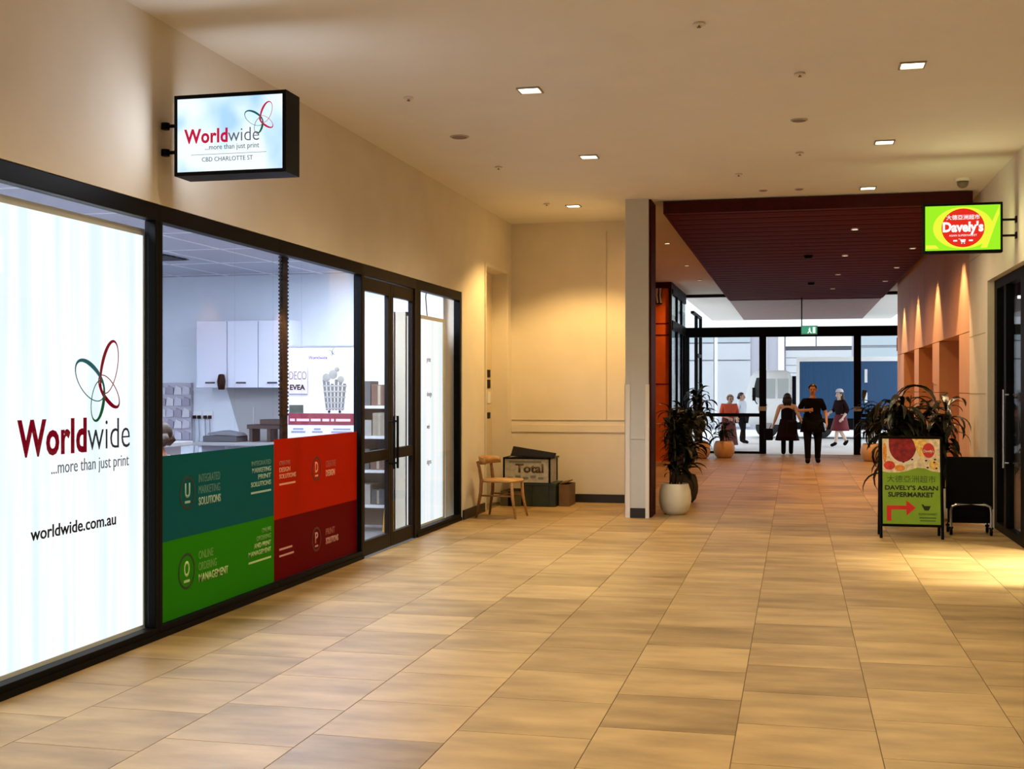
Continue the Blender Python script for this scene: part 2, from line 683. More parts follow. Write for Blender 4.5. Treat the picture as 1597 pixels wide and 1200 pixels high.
bx(b, XR + 0.55, XR + 0.6, 15.45, 26.0, 0, 2.31)
bx(b, XR + 0.002, XR + 0.6, 26.0, 26.05, 0, ZC - 0.001)
obj('backing', b, M_TERRA, wc)
b = BM()
tube(b, [(XR - 0.05, 18.95, 1.25), (XR - 0.05, 18.95, 1.6)], 0.012)
for z in (1.28, 1.57):
    tube(b, [(XR - 0.05, 18.95, z), (XR + 0.01, 18.95, z)], 0.01)
obj('pull_handle', b, M_STEEL, wc)
b = BM()
bx(b, 2.6, 2.7, 26.05, 28.9, 0, ZC)
struct('wall_exit_right', b, M_TERRA, 'short terracotta return beside the exit doors')

# ---- wall behind the camera and the end closing
b = BM()
bx(b, XL, 2.3, -8.15, -8, 0, ZC)
struct('wall_rear', b, M_WALL, 'cream wall closing the mall behind the viewer')

# ---- dropped slatted timber ceiling over the corridor
sl = thing('slatted_ceiling', 'dark red timber slatted ceiling panel hanging over the corridor', 'ceiling panel', (0.2, 14.45, 3.58))
b = BM()
bx(b, -1.51, 1.92, 14.45, 28.84, 3.612, 3.70)
bx(b, -1.52, -1.49, 14.45, 28.84, 3.578, 3.70)
bx(b, 1.90, 1.93, 14.45, 28.84, 3.578, 3.70)
obj('tray', b, M_REDWOOD, sl)
b = BM()
y = 14.52
i = 0
f_ = BM()
bx(f_, -1.52, 1.93, 14.42, 14.45, 3.575, 3.72)
obj('fascia', f_, M_DARKRED, sl)
while y < 28.75:
    bx(b, -1.488, 1.898, y, y + 0.135, 3.585 + 0.004 * (i % 3 == 0), 3.61)
    y += 0.15
    i += 1
tag(obj('slat', b, M_REDWOOD, sl), 'narrow dark red timber slats', None, None, 'stuff')
for x, y in ((0.2, 19.5), (0.3, 24.5)):
    b = BM()
    lathe(b, [(0.05, -0.05), (0.07, -0.03), (0.08, 0.03)], (x, y, 3.585), 16)
    obj('sensor', b, M_BLACK, sl)
# ================================================================== LEFT SHOPFRONT
XF0, XF1 = -3.81, -3.735      # frame depth (back, front)
XG = -3.785                   # glass plane
Z0, Z1 = 0.07, 2.52


def bay(name, label, y0, y1, left_w, right_w, joints=(), mframe=M_BLACK):
    """A glazed shopfront bay: head, sill and two jambs round one or more panes."""
    t = tag(bpy.data.objects.new(name, None), label, None, None, 'structure')
    C.objects.link(t)
    t.location = (XG, (y0 + y1) / 2, 0)
    b = BM()
    bx(b, XF0, XF1, y0, y1, Z1, 2.618, 0.004)
    obj('head', b, mframe, t)
    b = BM()
    bx(b, XF0, XF1, y0, y1, 0.001, Z0, 0.004)
    bx(b, XF1, XF1 + 0.012, y0, y1, 0.001, 0.035)
    obj('sill', b, mframe, t)
    for a, c in ((y0, y0 + left_w), (y1 - right_w, y1)):
        if c - a > 0.005:
            b = BM()
            bx(b, XF0, XF1, a, c, Z0, Z1, 0.004)
            obj('jamb', b, mframe, t)
    cuts = [y0 + left_w] + list(joints) + [y1 - right_w]
    for i in range(len(cuts) - 1):
        b = BM()
        bx(b, XG - 0.005, XG + 0.005, cuts[i] + (0.002 if i else 0), cuts[i + 1] - 0.002, Z0, Z1)
        obj('pane', b, M_GLASS, t)
    return t


bay('window_1', 'black framed shop window in front of the big white light box', 5.06, 6.67, 0.09, 0.04)
bay('window_2', 'black framed shop window with teal and green film', 6.67, 8.425, 0.045, 0.0, (7.79,))
bay('window_3', 'black framed shop window with red film', 8.425, 10.22, 0.0, 0.035, (8.96,))
bay('window_4', 'narrow black framed shop window at the far end of the shopfront', 11.80, 13.49, 0.14, 0.06)
bay('window_5', 'black framed shop window nearest the viewer', 3.60, 5.06, 0.09, 0.0)

# the dark double door
dd = tag(bpy.data.objects.new('door_2', None), 'dark bronze double glass door of the print shop', None, None, 'structure')
C.objects.link(dd)
dd.location = (XG, 10.9, 0)
b = BM()
bx(b, XF0, XF1, 10.22, 11.80, 2.52, 2.618, 0.004)
bx(b, XF0, XF1, 10.22, 10.26, 0.001, 2.52)
bx(b, XF0, XF1, 11.745, 11.80, 0.001, 2.52)
obj('door_frame', b, M_DOORF, dd)
for y0, y1 in ((10.262, 11.03), (11.035, 11.743)):
    b = BM()
    s1, s2 = (0.05, 0.06) if y0 < 10.5 else (0.075, 0.04)
    bx(b, XF0 + 0.015, XF1 - 0.015, y0, y0 + s1, 0.01, 2.51, 0.003)
    bx(b, XF0 + 0.015, XF1 - 0.015, y1 - s2, y1, 0.01, 2.51, 0.003)
    bx(b, XF0 + 0.015, XF1 - 0.015, y0 + s1, y1 - s2, 2.39, 2.51)
    bx(b, XF0 + 0.015, XF1 - 0.015, y0 + s1, y1 - s2, 0.01, 0.14)
    bx(b, XF0 + 0.015, XF1 - 0.015, y0 + s1, y1 - s2, 0.84, 0.94)
    leaf = obj('door_leaf', b, M_DOORF, dd)
    for z0, z1 in ((0.14, 0.84), (0.94, 2.39)):
        b = BM()
        bx(b, XG - 0.004, XG + 0.004, y0 + s1, y1 - s2, z0, z1)
        obj('pane', b, M_GLASS, leaf)
    b = BM()
    yh = y1 - 0.05 if y0 < 10.5 else y0 + 0.05
    tube(b, [(XF1 + 0.035, yh, 0.75), (XF1 + 0.035, yh, 1.25)], 0.013)
    for z in (0.8, 1.2):
        tube(b, [(XF1 + 0.035, yh, z), (XF1 - 0.03, yh, z)], 0.009)
    obj('pull_handle', b, M_BLACK, leaf)

# ---------------- window films with icons and lettering
M_TEXTW = mat('pale_vinyl_lettering', (0.72, 0.74, 0.62), 0.5)
M_TEXTG = mat('light_green_vinyl', (0.45, 0.62, 0.30), 0.5)
M_TEXTT = mat('light_teal_vinyl', (0.33, 0.52, 0.47), 0.5)
M_TEXTR = mat('pink_vinyl_lettering', (0.78, 0.38, 0.26), 0.5)
M_TEXTD = mat('dull_red_vinyl', (0.42, 0.10, 0.08), 0.5)
XFI = XG + 0.006


def window_film(label, y0, y1, z0, z1, m, icon, sub, col_icon, col_ring, heading, blocks, col_dim):
    t = thing('window_film', label, 'window decal', (XFI, (y0 + y1) / 2, z0), 0, 'coloured films on the shop windows')
    b = BM()
    bx(b, XFI, XFI + 0.0015, y0, y1, z0, z1)
    obj('film_sheet', b, m, t)
    o = (XFI + 0.0016, 0, 0)
    iy, iz, ir = icon[1], icon[2], icon[3]
    b = BM()
    ring(b, iy, iz, ir * 0.95, ir, 0, 0.016, 0.016, 0, o, RW, UP, 0.0015)
    obj('icon_ring', b, col_ring, t)
    text('icon_letter', icon[0], col_icon, t, (o[0], iy, iz - ir * 0.28), RW, UP, width=ir * 0.62, height=ir * 0.85, align='c', bold=0.02)
    b = BM()
    bx(b, o[0], o[0] + 0.0015, iy - ir * 0.32, iy + ir * 0.32, iz - ir * 0.62, iz - ir * 0.48)
    obj('icon_bar', b, col_icon, t)
    hy, hz, lines = heading
    for i, (s, wd, big) in enumerate(lines):
        text('lettering', s, col_icon if big else col_dim, t, (o[0], hy, hz - i * 0.075), RW, UP, width=wd, height=0.052, bold=0.02 if big else 0.0)
    by, bz, al, lines = blocks
    for i, (s, wd, big) in enumerate(lines):
        if s == '_':
            b = BM()
            yy = by - wd if al == 'r' else by
            bx(b, o[0], o[0] + 0.0015, yy, yy + wd, bz - i * 0.05, bz - i * 0.05 + 0.014)
            obj('rule', b, col_icon, t)
        else:
            text('lettering', s, col_icon if big else col_dim, t, (o[0], by, bz - i * 0.05), RW, UP, width=wd, height=0.034, align=al, bold=0.015)
    return t


M_RING_T = mat('dark_teal_ring', (0.004, 0.02, 0.02), 0.5)
M_RING_G = mat('dark_green_ring', (0.005, 0.025, 0.006), 0.5)
M_RING_R = mat('dark_red_ring', (0.07, 0.004, 0.006), 0.5)
window_film('teal window film with a circled U icon, upper half of the second window', 6.716, 8.424, 0.565, 1.095,
            film('teal_film', (0.006, 0.14, 0.14), 0.45), ('U', 7.10, 0.845, 0.108), '', M_TEXTT, M_RING_T,
            (7.25, 0.90, [('INTEGRATED', 0.30, 0), ('MARKETING', 0.30, 0), ('SOLUTIONS', 0.31, 1)]),
            (8.37, 0.955, 'r', [('INTEGRATED', 0.33, 0), ('MARKETING', 0.32, 1), ('PRINT', 0.22, 1), ('SOLUTIONS', 0.34, 1), ('_', 0.34, 1)]),
            mat('dim_teal_vinyl', (0.08, 0.24, 0.22), 0.5))
window_film('green window film with a circled O icon, lower half of the second window', 6.716, 8.424, 0.071, 0.565,
            film('green_film', (0.035, 0.28, 0.006), 0.45), ('O', 7.09, 0.345, 0.115), '', M_TEXTG, M_RING_G,
            (7.25, 0.40, [('ONLINE', 0.2, 0), ('ORDERING', 0.25, 0), ('MANAGEMENT', 0.42, 1)]),
            (8.37, 0.46, 'r', [('ONLINE', 0.16, 0), ('ORDERING', 0.25, 0), ('AND PRINT', 0.29, 1), ('MANAGEMENT', 0.38, 1), ('_', 0.38, 1)]),
            mat('dim_green_vinyl', (0.14, 0.36, 0.08), 0.5))
window_film('orange-red window film with a circled D icon, upper half of the third window', 8.426, 10.18, 0.53, 1.13,
            film('orange_red_film', (0.52, 0.026, 0.003), 0.5), ('D', 9.25, 0.86, 0.10), '', M_TEXTR, M_RING_R,
            (9.45, 0.86, [('CREATIVE', 0.22, 0), ('DESIGN', 0.20, 1)]),
            (8.52, 0.93, 'l', [('CREATIVE', 0.2, 0), ('DESIGN', 0.2, 1), ('SOLUTIONS', 0.31, 1), ('_', 0.30, 1)]), M_TEXTD)
window_film('dark red window film with a circled P icon, lower half of the third window', 8.426, 10.18, 0.071, 0.53,
            film('dark_red_film', (0.16, 0.001, 0.003), 0.35), ('P', 9.25, 0.29, 0.10), '', mat('dusty_pink_vinyl', (0.6, 0.3, 0.27), 0.5), M_RING_R,
            (9.45, 0.30, [('PRINT', 0.2, 0), ('SOLUTIONS', 0.28, 1)]),
            (8.52, 0.34, 'l', [('', 0.2, 0), ('_', 0.24, 1), ('_', 0.27, 1)]), M_TEXTD)

# ---------------- logo shared by the light box and the blade sign (built per place)
# translucent inks of backlit print
M_LRED = glow('logo_red', (0.19, 0.002, 0.010), 1)
M_LTEAL = glow('logo_teal', (0.006, 0.10, 0.11), 1)
M_LGREEN = glow('logo_green', (0.008, 0.09, 0.028), 1)
M_LGREY = glow('logo_grey', (0.030, 0.030, 0.034), 1)
M_LBLACK = glow('logo_black', (0.006, 0.006, 0.008), 1)
M_LMID = glow('logo_mid_grey', (0.12, 0.13, 0.14), 1)
M_PMID = mat('printed_mid_grey', (0.11, 0.12, 0.13), 0.5)


def butterfly(t, o, r, u, k, mats, th=1.0):
    """Four overlapping ellipse outlines; k scales metres, origin at the logo's centre."""
    E_ = [(0.085, 0.105, 0.164, 0.086, -111.0, 255, mats[0]),
          (-0.108, 0.026, 0.168, 0.093, 146.9, 280, mats[1]),
          (0.084, -0.039, 0.135, 0.064, 141.4, 105, mats[2]),
          (-0.030, -0.091, 0.121, 0.069, -105.2, 80, mats[3])]
    for cx, cy, a, bb, ang, side, m in E_:
        b = BM()
        ring(b, cx * k, cy * k, a * k, bb * k, math.radians(ang), 0.0055 * k * th, 0.027 * k * th, math.radians(side), o, r, u, 0.0015)
        obj('logo_ellipse', b, m, t)


# ---------------- big light box behind the first window
M_LB = backlit('lightbox_fabric', (1.0, 1.0, 1.0), (0.80, 0.92, 0.94), 1.15, 1.0, (0.05, 9.0, 0.45))
M_LBF = mat('cream_lightbox_frame', (0.55, 0.52, 0.40), 0.4)
XB = -3.845


def lightbox(label, y0, y1, z0, z1, xf):
    t = thing('light_box', label, 'light box', (xf - 0.06, (y0 + y1) / 2, 0.0))
    b = BM()
    bx(b, xf - 0.12, xf - 0.10, y0, y1, z0, z1)
    bx(b, xf - 0.12, xf + 0.006, y0, y0 + 0.05, z0, z1)
    bx(b, xf - 0.12, xf + 0.006, y1 - 0.05, y1, z0, z1)
    bx(b, xf - 0.12, xf + 0.006, y0 + 0.05, y1 - 0.05, z0, z0 + 0.05)
    bx(b, xf - 0.12, xf + 0.006, y0 + 0.05, y1 - 0.05, z1 - 0.04, z1)
    obj('frame', b, M_LBF, t)
    b = BM()
    bx(b, xf - 0.01, xf, y0 + 0.05, y1 - 0.05, z0 + 0.05, z1 - 0.04)
    obj('backlit_panel', b, M_LB, t)
    for yy in (y0 + 0.05, y1 - 0.09):
        b = BM()
        bx(b, xf - 0.12, xf, yy, yy + 0.04, 0.0, z0)
        obj('foot', b, M_STEEL, t)
    return t


lb = lightbox('large white light box with Worldwide logo behind the first window', 5.16, 6.72, 0.03, 2.475, XB)
o = (XB + 0.0005, 0, 0)
text('lettering', 'World', M_LRED, lb, (o[0], 5.45, 1.163), RW, UP, width=0.62, height=0.185, bold=0.028, spacing=1.06)
text('lettering', 'wide', M_LGREY, lb, (o[0], 6.08, 1.163), RW, UP, width=0.44, height=0.175, bold=-0.012)
text('lettering', '...more than just print', M_LMID, lb, (o[0], 5.74, 1.055), RW, UP, width=0.77, height=0.068, bold=-0.005)
text('lettering', 'worldwide.com.au', M_LBLACK, lb, (o[0], 5.56, 0.722), RW, UP, width=0.81, height=0.066, bold=0.012)
butterfly(lb, (o[0], 6.215, 1.53), RW, UP, 1.0, (M_LRED, M_LTEAL, M_LRED, M_LGREEN))

lb2 = lightbox('narrow white light box with small grey words behind the end window', 11.75, 13.15, 0.03, 2.29, XB)
for z, s, wd in ((1.80, 'print', 0.14), (1.43, 'design', 0.18), (1.08, 'web', 0.1), (0.70, 'signs', 0.16)):
    text('lettering', s, M_LMID, lb2, (XB + 0.0005, 12.50, z), RW, UP, width=wd, height=0.05)
b = BM()
tube(b, [(XB - 0.05, 12.68, 2.29), (XB - 0.05, 12.62, 2.5), (XB - 0.06, 12.72, 2.66), (XB - 0.06, 12.75, 2.85)], 0.006, 6)
obj('cable', b, M_BLACK, lb2)

# ---------------- blade sign on the left wall
bs = thing('blade_sign', 'black framed illuminated Worldwide blade sign on the left wall', 'sign', (-3.22, 6.70, 2.77))
sy0, sy1 = 6.60, 6.80
sx0, sx1, sz0, sz1 = -3.597, -2.885, 2.772, 3.25
b = BM()
bx(b, sx0, sx1, sy0, sy1, sz0, sz0 + 0.022)
bx(b, sx0, sx1, sy0, sy1, sz1 - 0.022, sz1)
bx(b, sx0, sx0 + 0.018, sy0, sy1, sz0 + 0.022, sz1 - 0.022)
bx(b, sx1 - 0.022, sx1, sy0, sy1, sz0 + 0.022, sz1 - 0.022)
obj('frame', b, M_BLACK, bs)
M_SIGN = backlit('sign_acrylic', (0.84, 0.97, 1.0), (0.40, 0.65, 0.92), 1.15, 4.2, (1, 1, 0.8))
for nm, ya, yb in (('face', sy0 + 0.006, sy0 + 0.012), ('face', sy1 - 0.012, sy1 - 0.006)):
    b = BM()
    bx(b, sx0 + 0.018, sx1 - 0.022, ya, yb, sz0 + 0.022, sz1 - 0.022)
    obj(nm, b, M_SIGN, bs)
for s_ in (-1, 1):        # added area lamps before both faces strengthen the sign's glow on the wall
    la = bpy.data.lights.new('added_sign_lamp', 'AREA')
    la.shape = 'RECTANGLE'
    la.size, la.size_y = 0.66, 0.42
    la.energy = 5.0
    la.color = (0.80, 0.86, 1.0)
    lo = bpy.data.objects.new('added_sign_lamp', la)
    C.objects.link(lo)
    lo.parent = bs
    lo.location = (-0.02, s_ * 0.112, 0.24)
    lo.rotation_euler = (-PI / 2 if s_ < 0 else PI / 2, 0, 0)
o = sy0 + 0.0058
M_SRED = glow('sign_red_vinyl', (0.55, 0.012, 0.05), 1)
M_SGREY = glow('sign_grey_vinyl', (0.13, 0.12, 0.16), 1)
text('lettering', 'World', M_SRED, bs, (-3.535, o, 2.965), RF, UP, width=0.28, height=0.082, bold=0.028, spacing=1.06)
text('lettering', 'wide', M_SGREY, bs, (-3.252, o, 2.965), RF, UP, width=0.197, height=0.078, bold=-0.008)
text('lettering', '...more than just print', M_LMID, bs, (-3.40, o, 2.922), RF, UP, width=0.345, height=0.030)
text('lettering', 'CBD CHARLOTTE ST', M_SGREY, bs, (-3.42, o, 2.852), RF, UP, width=0.325, height=0.026)
b = BM()
bx(b, -3.49, -3.01, o - 0.0012, o, 2.893, 2.8955)
obj('rule', b, M_LMID, bs)
butterfly(bs, (-3.045, o, 3.085), RF, UP, 0.40, (M_SRED, M_LTEAL, M_SRED, M_LGREEN), 1.1)
for z in (2.935, 3.095):
    b = BM()
    tube(b, [(XL + 0.015, 6.70, z), (sx0 + 0.001, 6.70, z)], 0.011)
    lathe(b, [(0.026, -0.02), (0.026, 0.02)], (XL + 0.02, 6.70, z), 12)
    obj('bracket', b, M_BLACK, bs)

# ================================================================== PRINT SHOP INTERIOR
SZ = 2.86
b = BM()
bx(b, -8.6, -3.84, 3.0, 13.42, -0.1, 0.0)
struct('floor_shop', b, M_SHOPF, 'grey vinyl floor inside the print shop')
b = BM()
bx(b, -8.6, XL - 0.201, 3.0, 13.42, SZ, SZ + 0.1)
sc_ = struct('ceiling_shop', b, M_SHOPC, 'lilac grey suspended ceiling inside the print shop')
b = BM()
for x in [-8.4 + 0.6 * i for i in range(8)]:
    bx(b, x - 0.012, x + 0.012, 3.0, 13.42, SZ - 0.006, SZ - 0.0005)
for y in [3.6 + 1.2 * i for i in range(9)]:
    bx(b, -8.6, XL - 0.21, y - 0.012, y + 0.012, SZ - 0.0065, SZ - 0.0005)
obj('ceiling_grid', b, M_TBAR, sc_)
b = BM()
bx(b, -8.6, XL - 0.201, 13.42, 13.5, 0, SZ)
struct('wall_shop_back', b, M_SHOPW, 'bluish white end wall of the print shop')
b = BM()
bx(b, -8.7, -8.6, 3.0, 13.5, 0, SZ)
struct('wall_shop_side', b, M_SHOPW, 'bluish white long wall of the print shop')
b = BM()
bx(b, -8.6, XL - 0.201, 2.9, 3.0, 0, SZ)
struct('wall_shop_front', b, M_SHOPW, 'bluish white near wall of the print shop')
b = BM()
bx(b, XL - 0.201, XL - 0.1, 3.0, 13.42, 2.621, SZ)
struct('trim_shop_bulkhead', b, M_SHOPC, 'lilac bulkhead above the inside of the shopfront')

# ceiling light panels (they light the shop)
M_PANEL = glow('cool_light_panel', COOL, SHOP_PANEL)
spots = [(-7.5, 9.3), (-7.4, 7.2), (-6.2, 7.6), (-4.45, 12.2), (-4.45, 10.3), (-4.45, 8.4), (-4.45, 6.5), (-4.45, 4.6)]  # first three added out of view to brighten the far shop wall
lbls = ['added lit ceiling panel out of view, deepest in the print shop', 'added lit ceiling panel out of view by the long shop wall', 'added lit ceiling panel out of view over the service counter', 'lit ceiling panel inside above the end window', 'lit ceiling panel inside above the double door', 'lit ceiling panel inside above the red window film',
        'lit ceiling panel inside above the green window film', 'lit ceiling panel inside above the large light box']
for (x, y), l in zip(spots, lbls):
    t = thing('ceiling_light_panel', l, 'ceiling light', (x, y, SZ - 0.02), 0, 'shop ceiling light panels')
    b = BM()
    bx(b, x - 0.3, x + 0.3, y - 0.6, y + 0.6, SZ - 0.012, SZ - 0.007)
    obj('diffuser', b, M_PANEL, t)
    b = BM()
    for a in ((x - 0.32, x - 0.3, y - 0.62, y + 0.62), (x + 0.3, x + 0.32, y - 0.62, y + 0.62), (x - 0.3, x + 0.3, y - 0.62, y - 0.6), (x - 0.3, x + 0.3, y + 0.6, y + 0.62)):
        bx(b, *a, SZ - 0.016, SZ - 0.0066)
    obj('frame', b, M_TBAR, t)
t = thing('air_vent', 'dark square air vent in the shop ceiling', 'vent', (-7.0, 12.0, SZ - 0.01))
b = BM()
bx(b, -6.75, -6.15, 11.0, 11.6, SZ - 0.010, SZ - 0.007)
obj('backing', b, M_BLACK, t)
for i in range(6):
    b = BM()
    bx(b, -6.75, -6.15, 11.03 + i * 0.1, 11.045 + i * 0.1, SZ - 0.02, SZ - 0.0105)
    obj('slat', b, mat('vent_grey', (0.08, 0.08, 0.1), 0.5), t)

# wall cupboards
M_CUP = mat('pale_laminate', (0.62, 0.64, 0.74), 0.45)
cupx = [-6.83, -6.44, -6.05, -5.66]
cl = ['pale wall cupboard with black gadget on it, end of the row', 'pale wall cupboard, middle of the row of three', 'pale wall cupboard next to the dark slotted upright']
for i in range(3):
    t = thing('wall_cupboard', cl[i], 'cupboard', (cupx[i], 13.24, 1.52), 0, 'pale wall cupboards in the shop')
    b = BM()
    bx(b, cupx[i] + 0.002, cupx[i + 1] - 0.002, 13.07, 13.418, 1.52, 2.30)
    obj('body', b, M_CUP, t)
    b = BM()
    bx(b, cupx[i] + 0.005, cupx[i + 1] - 0.005, 13.05, 13.069, 1.523, 2.297, 0.003)
    d = obj('door', b, M_CUP, t)
    b = BM()
    bx(b, cupx[i] + 0.12, cupx[i] + 0.24, 13.035, 13.049, 1.57, 1.59, 0.003)
    obj('handle', b, mat('dark_handle', (0.05, 0.05, 0.06), 0.4), d)
b = BM()
lathe(b, [(0.035, 0), (0.045, 0.05), (0.05, 0.10), (0.035, 0.17), (0.02, 0.18)], (-6.48, 12.99, 1.50), 12)
tag(obj('air_freshener', b, M_BLACK, None, True), 'small black rounded device hanging under the cupboards', 'device')
t = thing('shade_and_bench', 'grey sheet painted as shade under the pale wall cupboards, with bench', 'panel', (-5.9, 13.40, 0.9))
b = BM()
poly(b, [(-6.62, 1.515), (-5.3, 1.515), (-5.3, 0.88), (-6.42, 0.88)], (0, 13.418, 0), RF, UP, 0.012)  # slant-edged grey sheet imitates the shadow below the cupboards
obj('painted_shade', b, mat('cupboard_shade_grey', (0.36, 0.36, 0.36), 0.5), t)
b = BM()
bx(b, -6.7, -5.2, 12.75, 13.40, 0.86, 0.90, 0.004)
obj('bench_top', b, mat('grey_bench', (0.3, 0.3, 0.31), 0.5), t)
for x in (-6.65, -5.25):
    b = BM()
    bx(b, x - 0.02, x + 0.02, 12.8, 13.38, 0, 0.86)
    obj('bench_leg', b, M_CUP, t)

# brochure rack
t = thing('brochure_rack', 'grey brochure rack with fanned pockets on the shop end wall', 'rack', (-7.28, 13.38, 0.8))
b = BM()
bx(b, -7.5, -7.06, 13.36, 13.415, 0.86, 1.58)
obj('back_board', b, mat('rack_grey', (0.42, 0.40, 0.46), 0.5), t)
for r_ in range(5):
    for c_ in range(4):
        b = BM()
        x = -7.49 + c_ * 0.107
        z = 1.44 - r_ * 0.135
        poly(b, [(x, z), (x + 0.1, z), (x + 0.1, z + 0.08), (x + 0.03, z + 0.11)], (0, 13.358 - 0.002 * c_, 0), RF, UP, 0.02)
        obj('pocket', b, mat('pocket_%d' % ((r_ + c_) % 3), [(0.5, 0.48, 0.55), (0.30, 0.28, 0.35), (0.6, 0.58, 0.62)][(r_ + c_) % 3], 0.5), t)
# power points and leads
for i, x in enumerate((-7.0, -6.86)):
    t = thing('power_point', ['white power point with black plug beside the brochure rack', 'white power point between brochure rack and bench'][i], 'socket', (x, 13.41, 1.15), 0, 'power points')
    b = BM()
    bx(b, x - 0.06, x + 0.06, 13.405, 13.419, 1.16, 1.24, 0.004)
    obj('plate', b, M_WHITE, t)
    for dx in (-0.03, 0.03):
        b = BM()
        bx(b, x + dx - 0.018, x + dx + 0.018, 13.37, 13.404, 1.15, 1.19, 0.004)
        obj('plug', b, M_BLACK, t)
        b = BM()
        tube(b, [(x + dx, 13.385, 1.15), (x + dx + 0.01, 13.38, 0.95), (x + dx - 0.01, 13.385, 0.7)], 0.007, 6)
        obj('lead', b, mat('grey_lead', (0.25, 0.28, 0.33), 0.5), t)
# equipment on the bench
t = thing('laminator', 'grey desktop laminator on the shop bench', 'machine', (-6.35, 12.95, 0.9))
b = BM()
bx(b, -6.62, -6.2, 12.8, 13.1, 0.901, 0.97, 0.01)
obj('body', b, mat('dark_grey_plastic', (0.06, 0.07, 0.08), 0.5), t)
b = BM()
poly(b, [(-6.58, 0.985), (-6.18, 0.97), (-6.22, 1.0), (-6.40, 1.03), (-6.56, 1.005)], (0, 13.05, 0), RF, UP, 0.22)
obj('tray', b, mat('mid_grey_plastic', (0.16, 0.17, 0.19), 0.5), t)
t = thing('paper_trimmer', 'dark brown trestle shaped trimmer on the shop bench', 'machine', (-5.9, 13.0, 0.9))
b = BM()
bx(b, -6.12, -5.50, 12.9, 13.15, 1.05, 1.10, 0.004)
bx(b, -5.95, -5.50, 12.88, 13.17, 1.10, 1.16, 0.004)
obj('deck', b, mat('dark_brown_plastic', (0.05, 0.03, 0.025), 0.5), t)
for x in (-6.10, -5.88, -5.55):
    b = BM()
    bx(b, x, x + 0.04, 12.92, 13.13, 0.901, 1.05)
    obj('leg', b, mat('dark_brown_plastic', (0.05, 0.03, 0.025), 0.5), t)
b = BM()
tube(b, [(-6.08, 13.0, 1.10), (-6.08, 13.0, 1.30)], 0.008)
obj('lever', b, M_STEEL, t)

# slotted upright behind the glass between the films
t = thing('slotted_upright', 'black slotted shelving upright standing behind the shop glass', 'upright', (-3.87, 8.82, 0))
b = BM()
bx(b, -3.885, -3.86, 8.765, 8.865, 0.0, 2.60)
obj('post', b, M_DOORF, t)
for i in range(44):
    b = BM()
    z = 1.30 + i * 0.029
    bx(b, -3.883, -3.862, 8.74, 8.89, z, z + 0.014)
    obj('slot_tooth', b, M_BLACK, t)

# poster board with shopping basket
t = thing('poster_board', 'white poster board with shopping basket behind the red window film', 'poster', (-4.52, 11.22, 0))
b = BM()
bx(b, -4.88, -4.17, 11.20, 11.23, 0.60, 1.92)
obj('board', b, mat('poster_white', (0.66, 0.66, 0.84), 0.5), t)
b = BM()
bx(b, -4.88, -4.17, 11.19, 11.235, 1.92, 1.935)
obj('top_rail', b, M_STEEL, t)
py = 11.1995
b = BM()
bx(b, -4.87, -4.18, py - 0.003, py, 1.155, 1.268)
obj('red_band', b, mat('poster_dark_red', (0.20, 0.015, 0.035), 0.5), t)
xx = -4.85
for wd in (0.05, 0.13, 0.10, 0.07, 0.03, 0.15):     # words too blurred to read in the photograph
    b = BM()
    bx(b, xx, xx + wd, py - 0.0045, py - 0.0031, 1.19, 1.215)
    obj('print_bar', b, mat('poster_pink', (0.75, 0.5, 0.5), 0.5), t)
    xx += wd + 0.02
text('lettering', 'Worldwide', mat('poster_purple', (0.2, 0.10, 0.28), 0.5), t, (-4.66, py - 0.001, 1.80), RF, UP, width=0.20, height=0.035, bold=0.015)
butterfly(t, (-4.41, py - 0.001, 1.865), RF, UP, 0.17, (M_PMID, M_PMID, M_PMID, M_PMID), 1.5)
for i, x in enumerate((-4.84, -4.62, -4.42)):
    for k in range(2):
        b = BM()
        bx(b, x + 0.02 * (1 - k), x + (0.15, 0.11, 0.22)[i] - 0.02 * (1 - k), py - 0.002, py, 1.105 - k * 0.028, 1.122 - k * 0.028)
        obj('caption_bar', b, mat('poster_grey_text', (0.22, 0.24, 0.34), 0.5), t)
bk = mat('basket_grey', (0.13, 0.13, 0.12), 0.5)
for i in range(6):      # printed basket: staves and hoops
    xt, xb = -4.51 + 0.043 * i, -4.475 + 0.032 * i
    zt = 1.60 - 0.02 * (i % 3)
    b = BM()
    poly(b, [(xb, 1.30), (xb + 0.022, 1.30), (xt + 0.030, zt), (xt, zt)], (0, py, 0), RF, UP, 0.003)
    obj('basket_stave', b, bk, t)
for k in range(5):
    b = BM()
    bx(b, -4.478 - 0.008 * k, -4.285 + 0.007 * k, py - 0.0035, py - 0.0005, 1.31 + 0.055 * k, 1.325 + 0.055 * k)
    obj('basket_hoop', b, mat('basket_pale', (0.32, 0.31, 0.29), 0.5), t)
for x, z, r_ in ((-4.47, 1.62, 0.04), (-4.40, 1.65, 0.045), (-4.32, 1.60, 0.035), (-4.36, 1.70, 0.025)):
    b = BM()
    lathe(b, [(r_ * 0.4, -0.003), (r_, 0.0), (r_ * 0.4, 0.003)], (0, 0, 0), 14)
    bmesh.ops.transform(b, matrix=Matrix.Translation((x, py - 0.004, z)) @ Matrix.Rotation(PI / 2, 4, 'X'), verts=b.verts)
    obj('produce_print', b, mat('produce_grey', (0.28, 0.27, 0.25), 0.5), t)
for x in (-4.44, -4.33):
    b = BM()
    ball(b, (x, py - 0.004, 1.285), 0.014, 0.003, 0.014, 10, 6)
    obj('basket_wheel', b, M_BLACK, t)
b = BM()
bx(b, -4.86, -4.71, py - 0.002, py, 1.27, 1.35)
obj('grass_print', b, mat('grass_dark', (0.05, 0.06, 0.045), 0.6), t)
for x in (-4.84, -4.24):
    b = BM()
    bx(b, x, x + 0.03, 11.205, 11.225, 0, 0.60)
    obj('stand', b, M_STEEL, t)
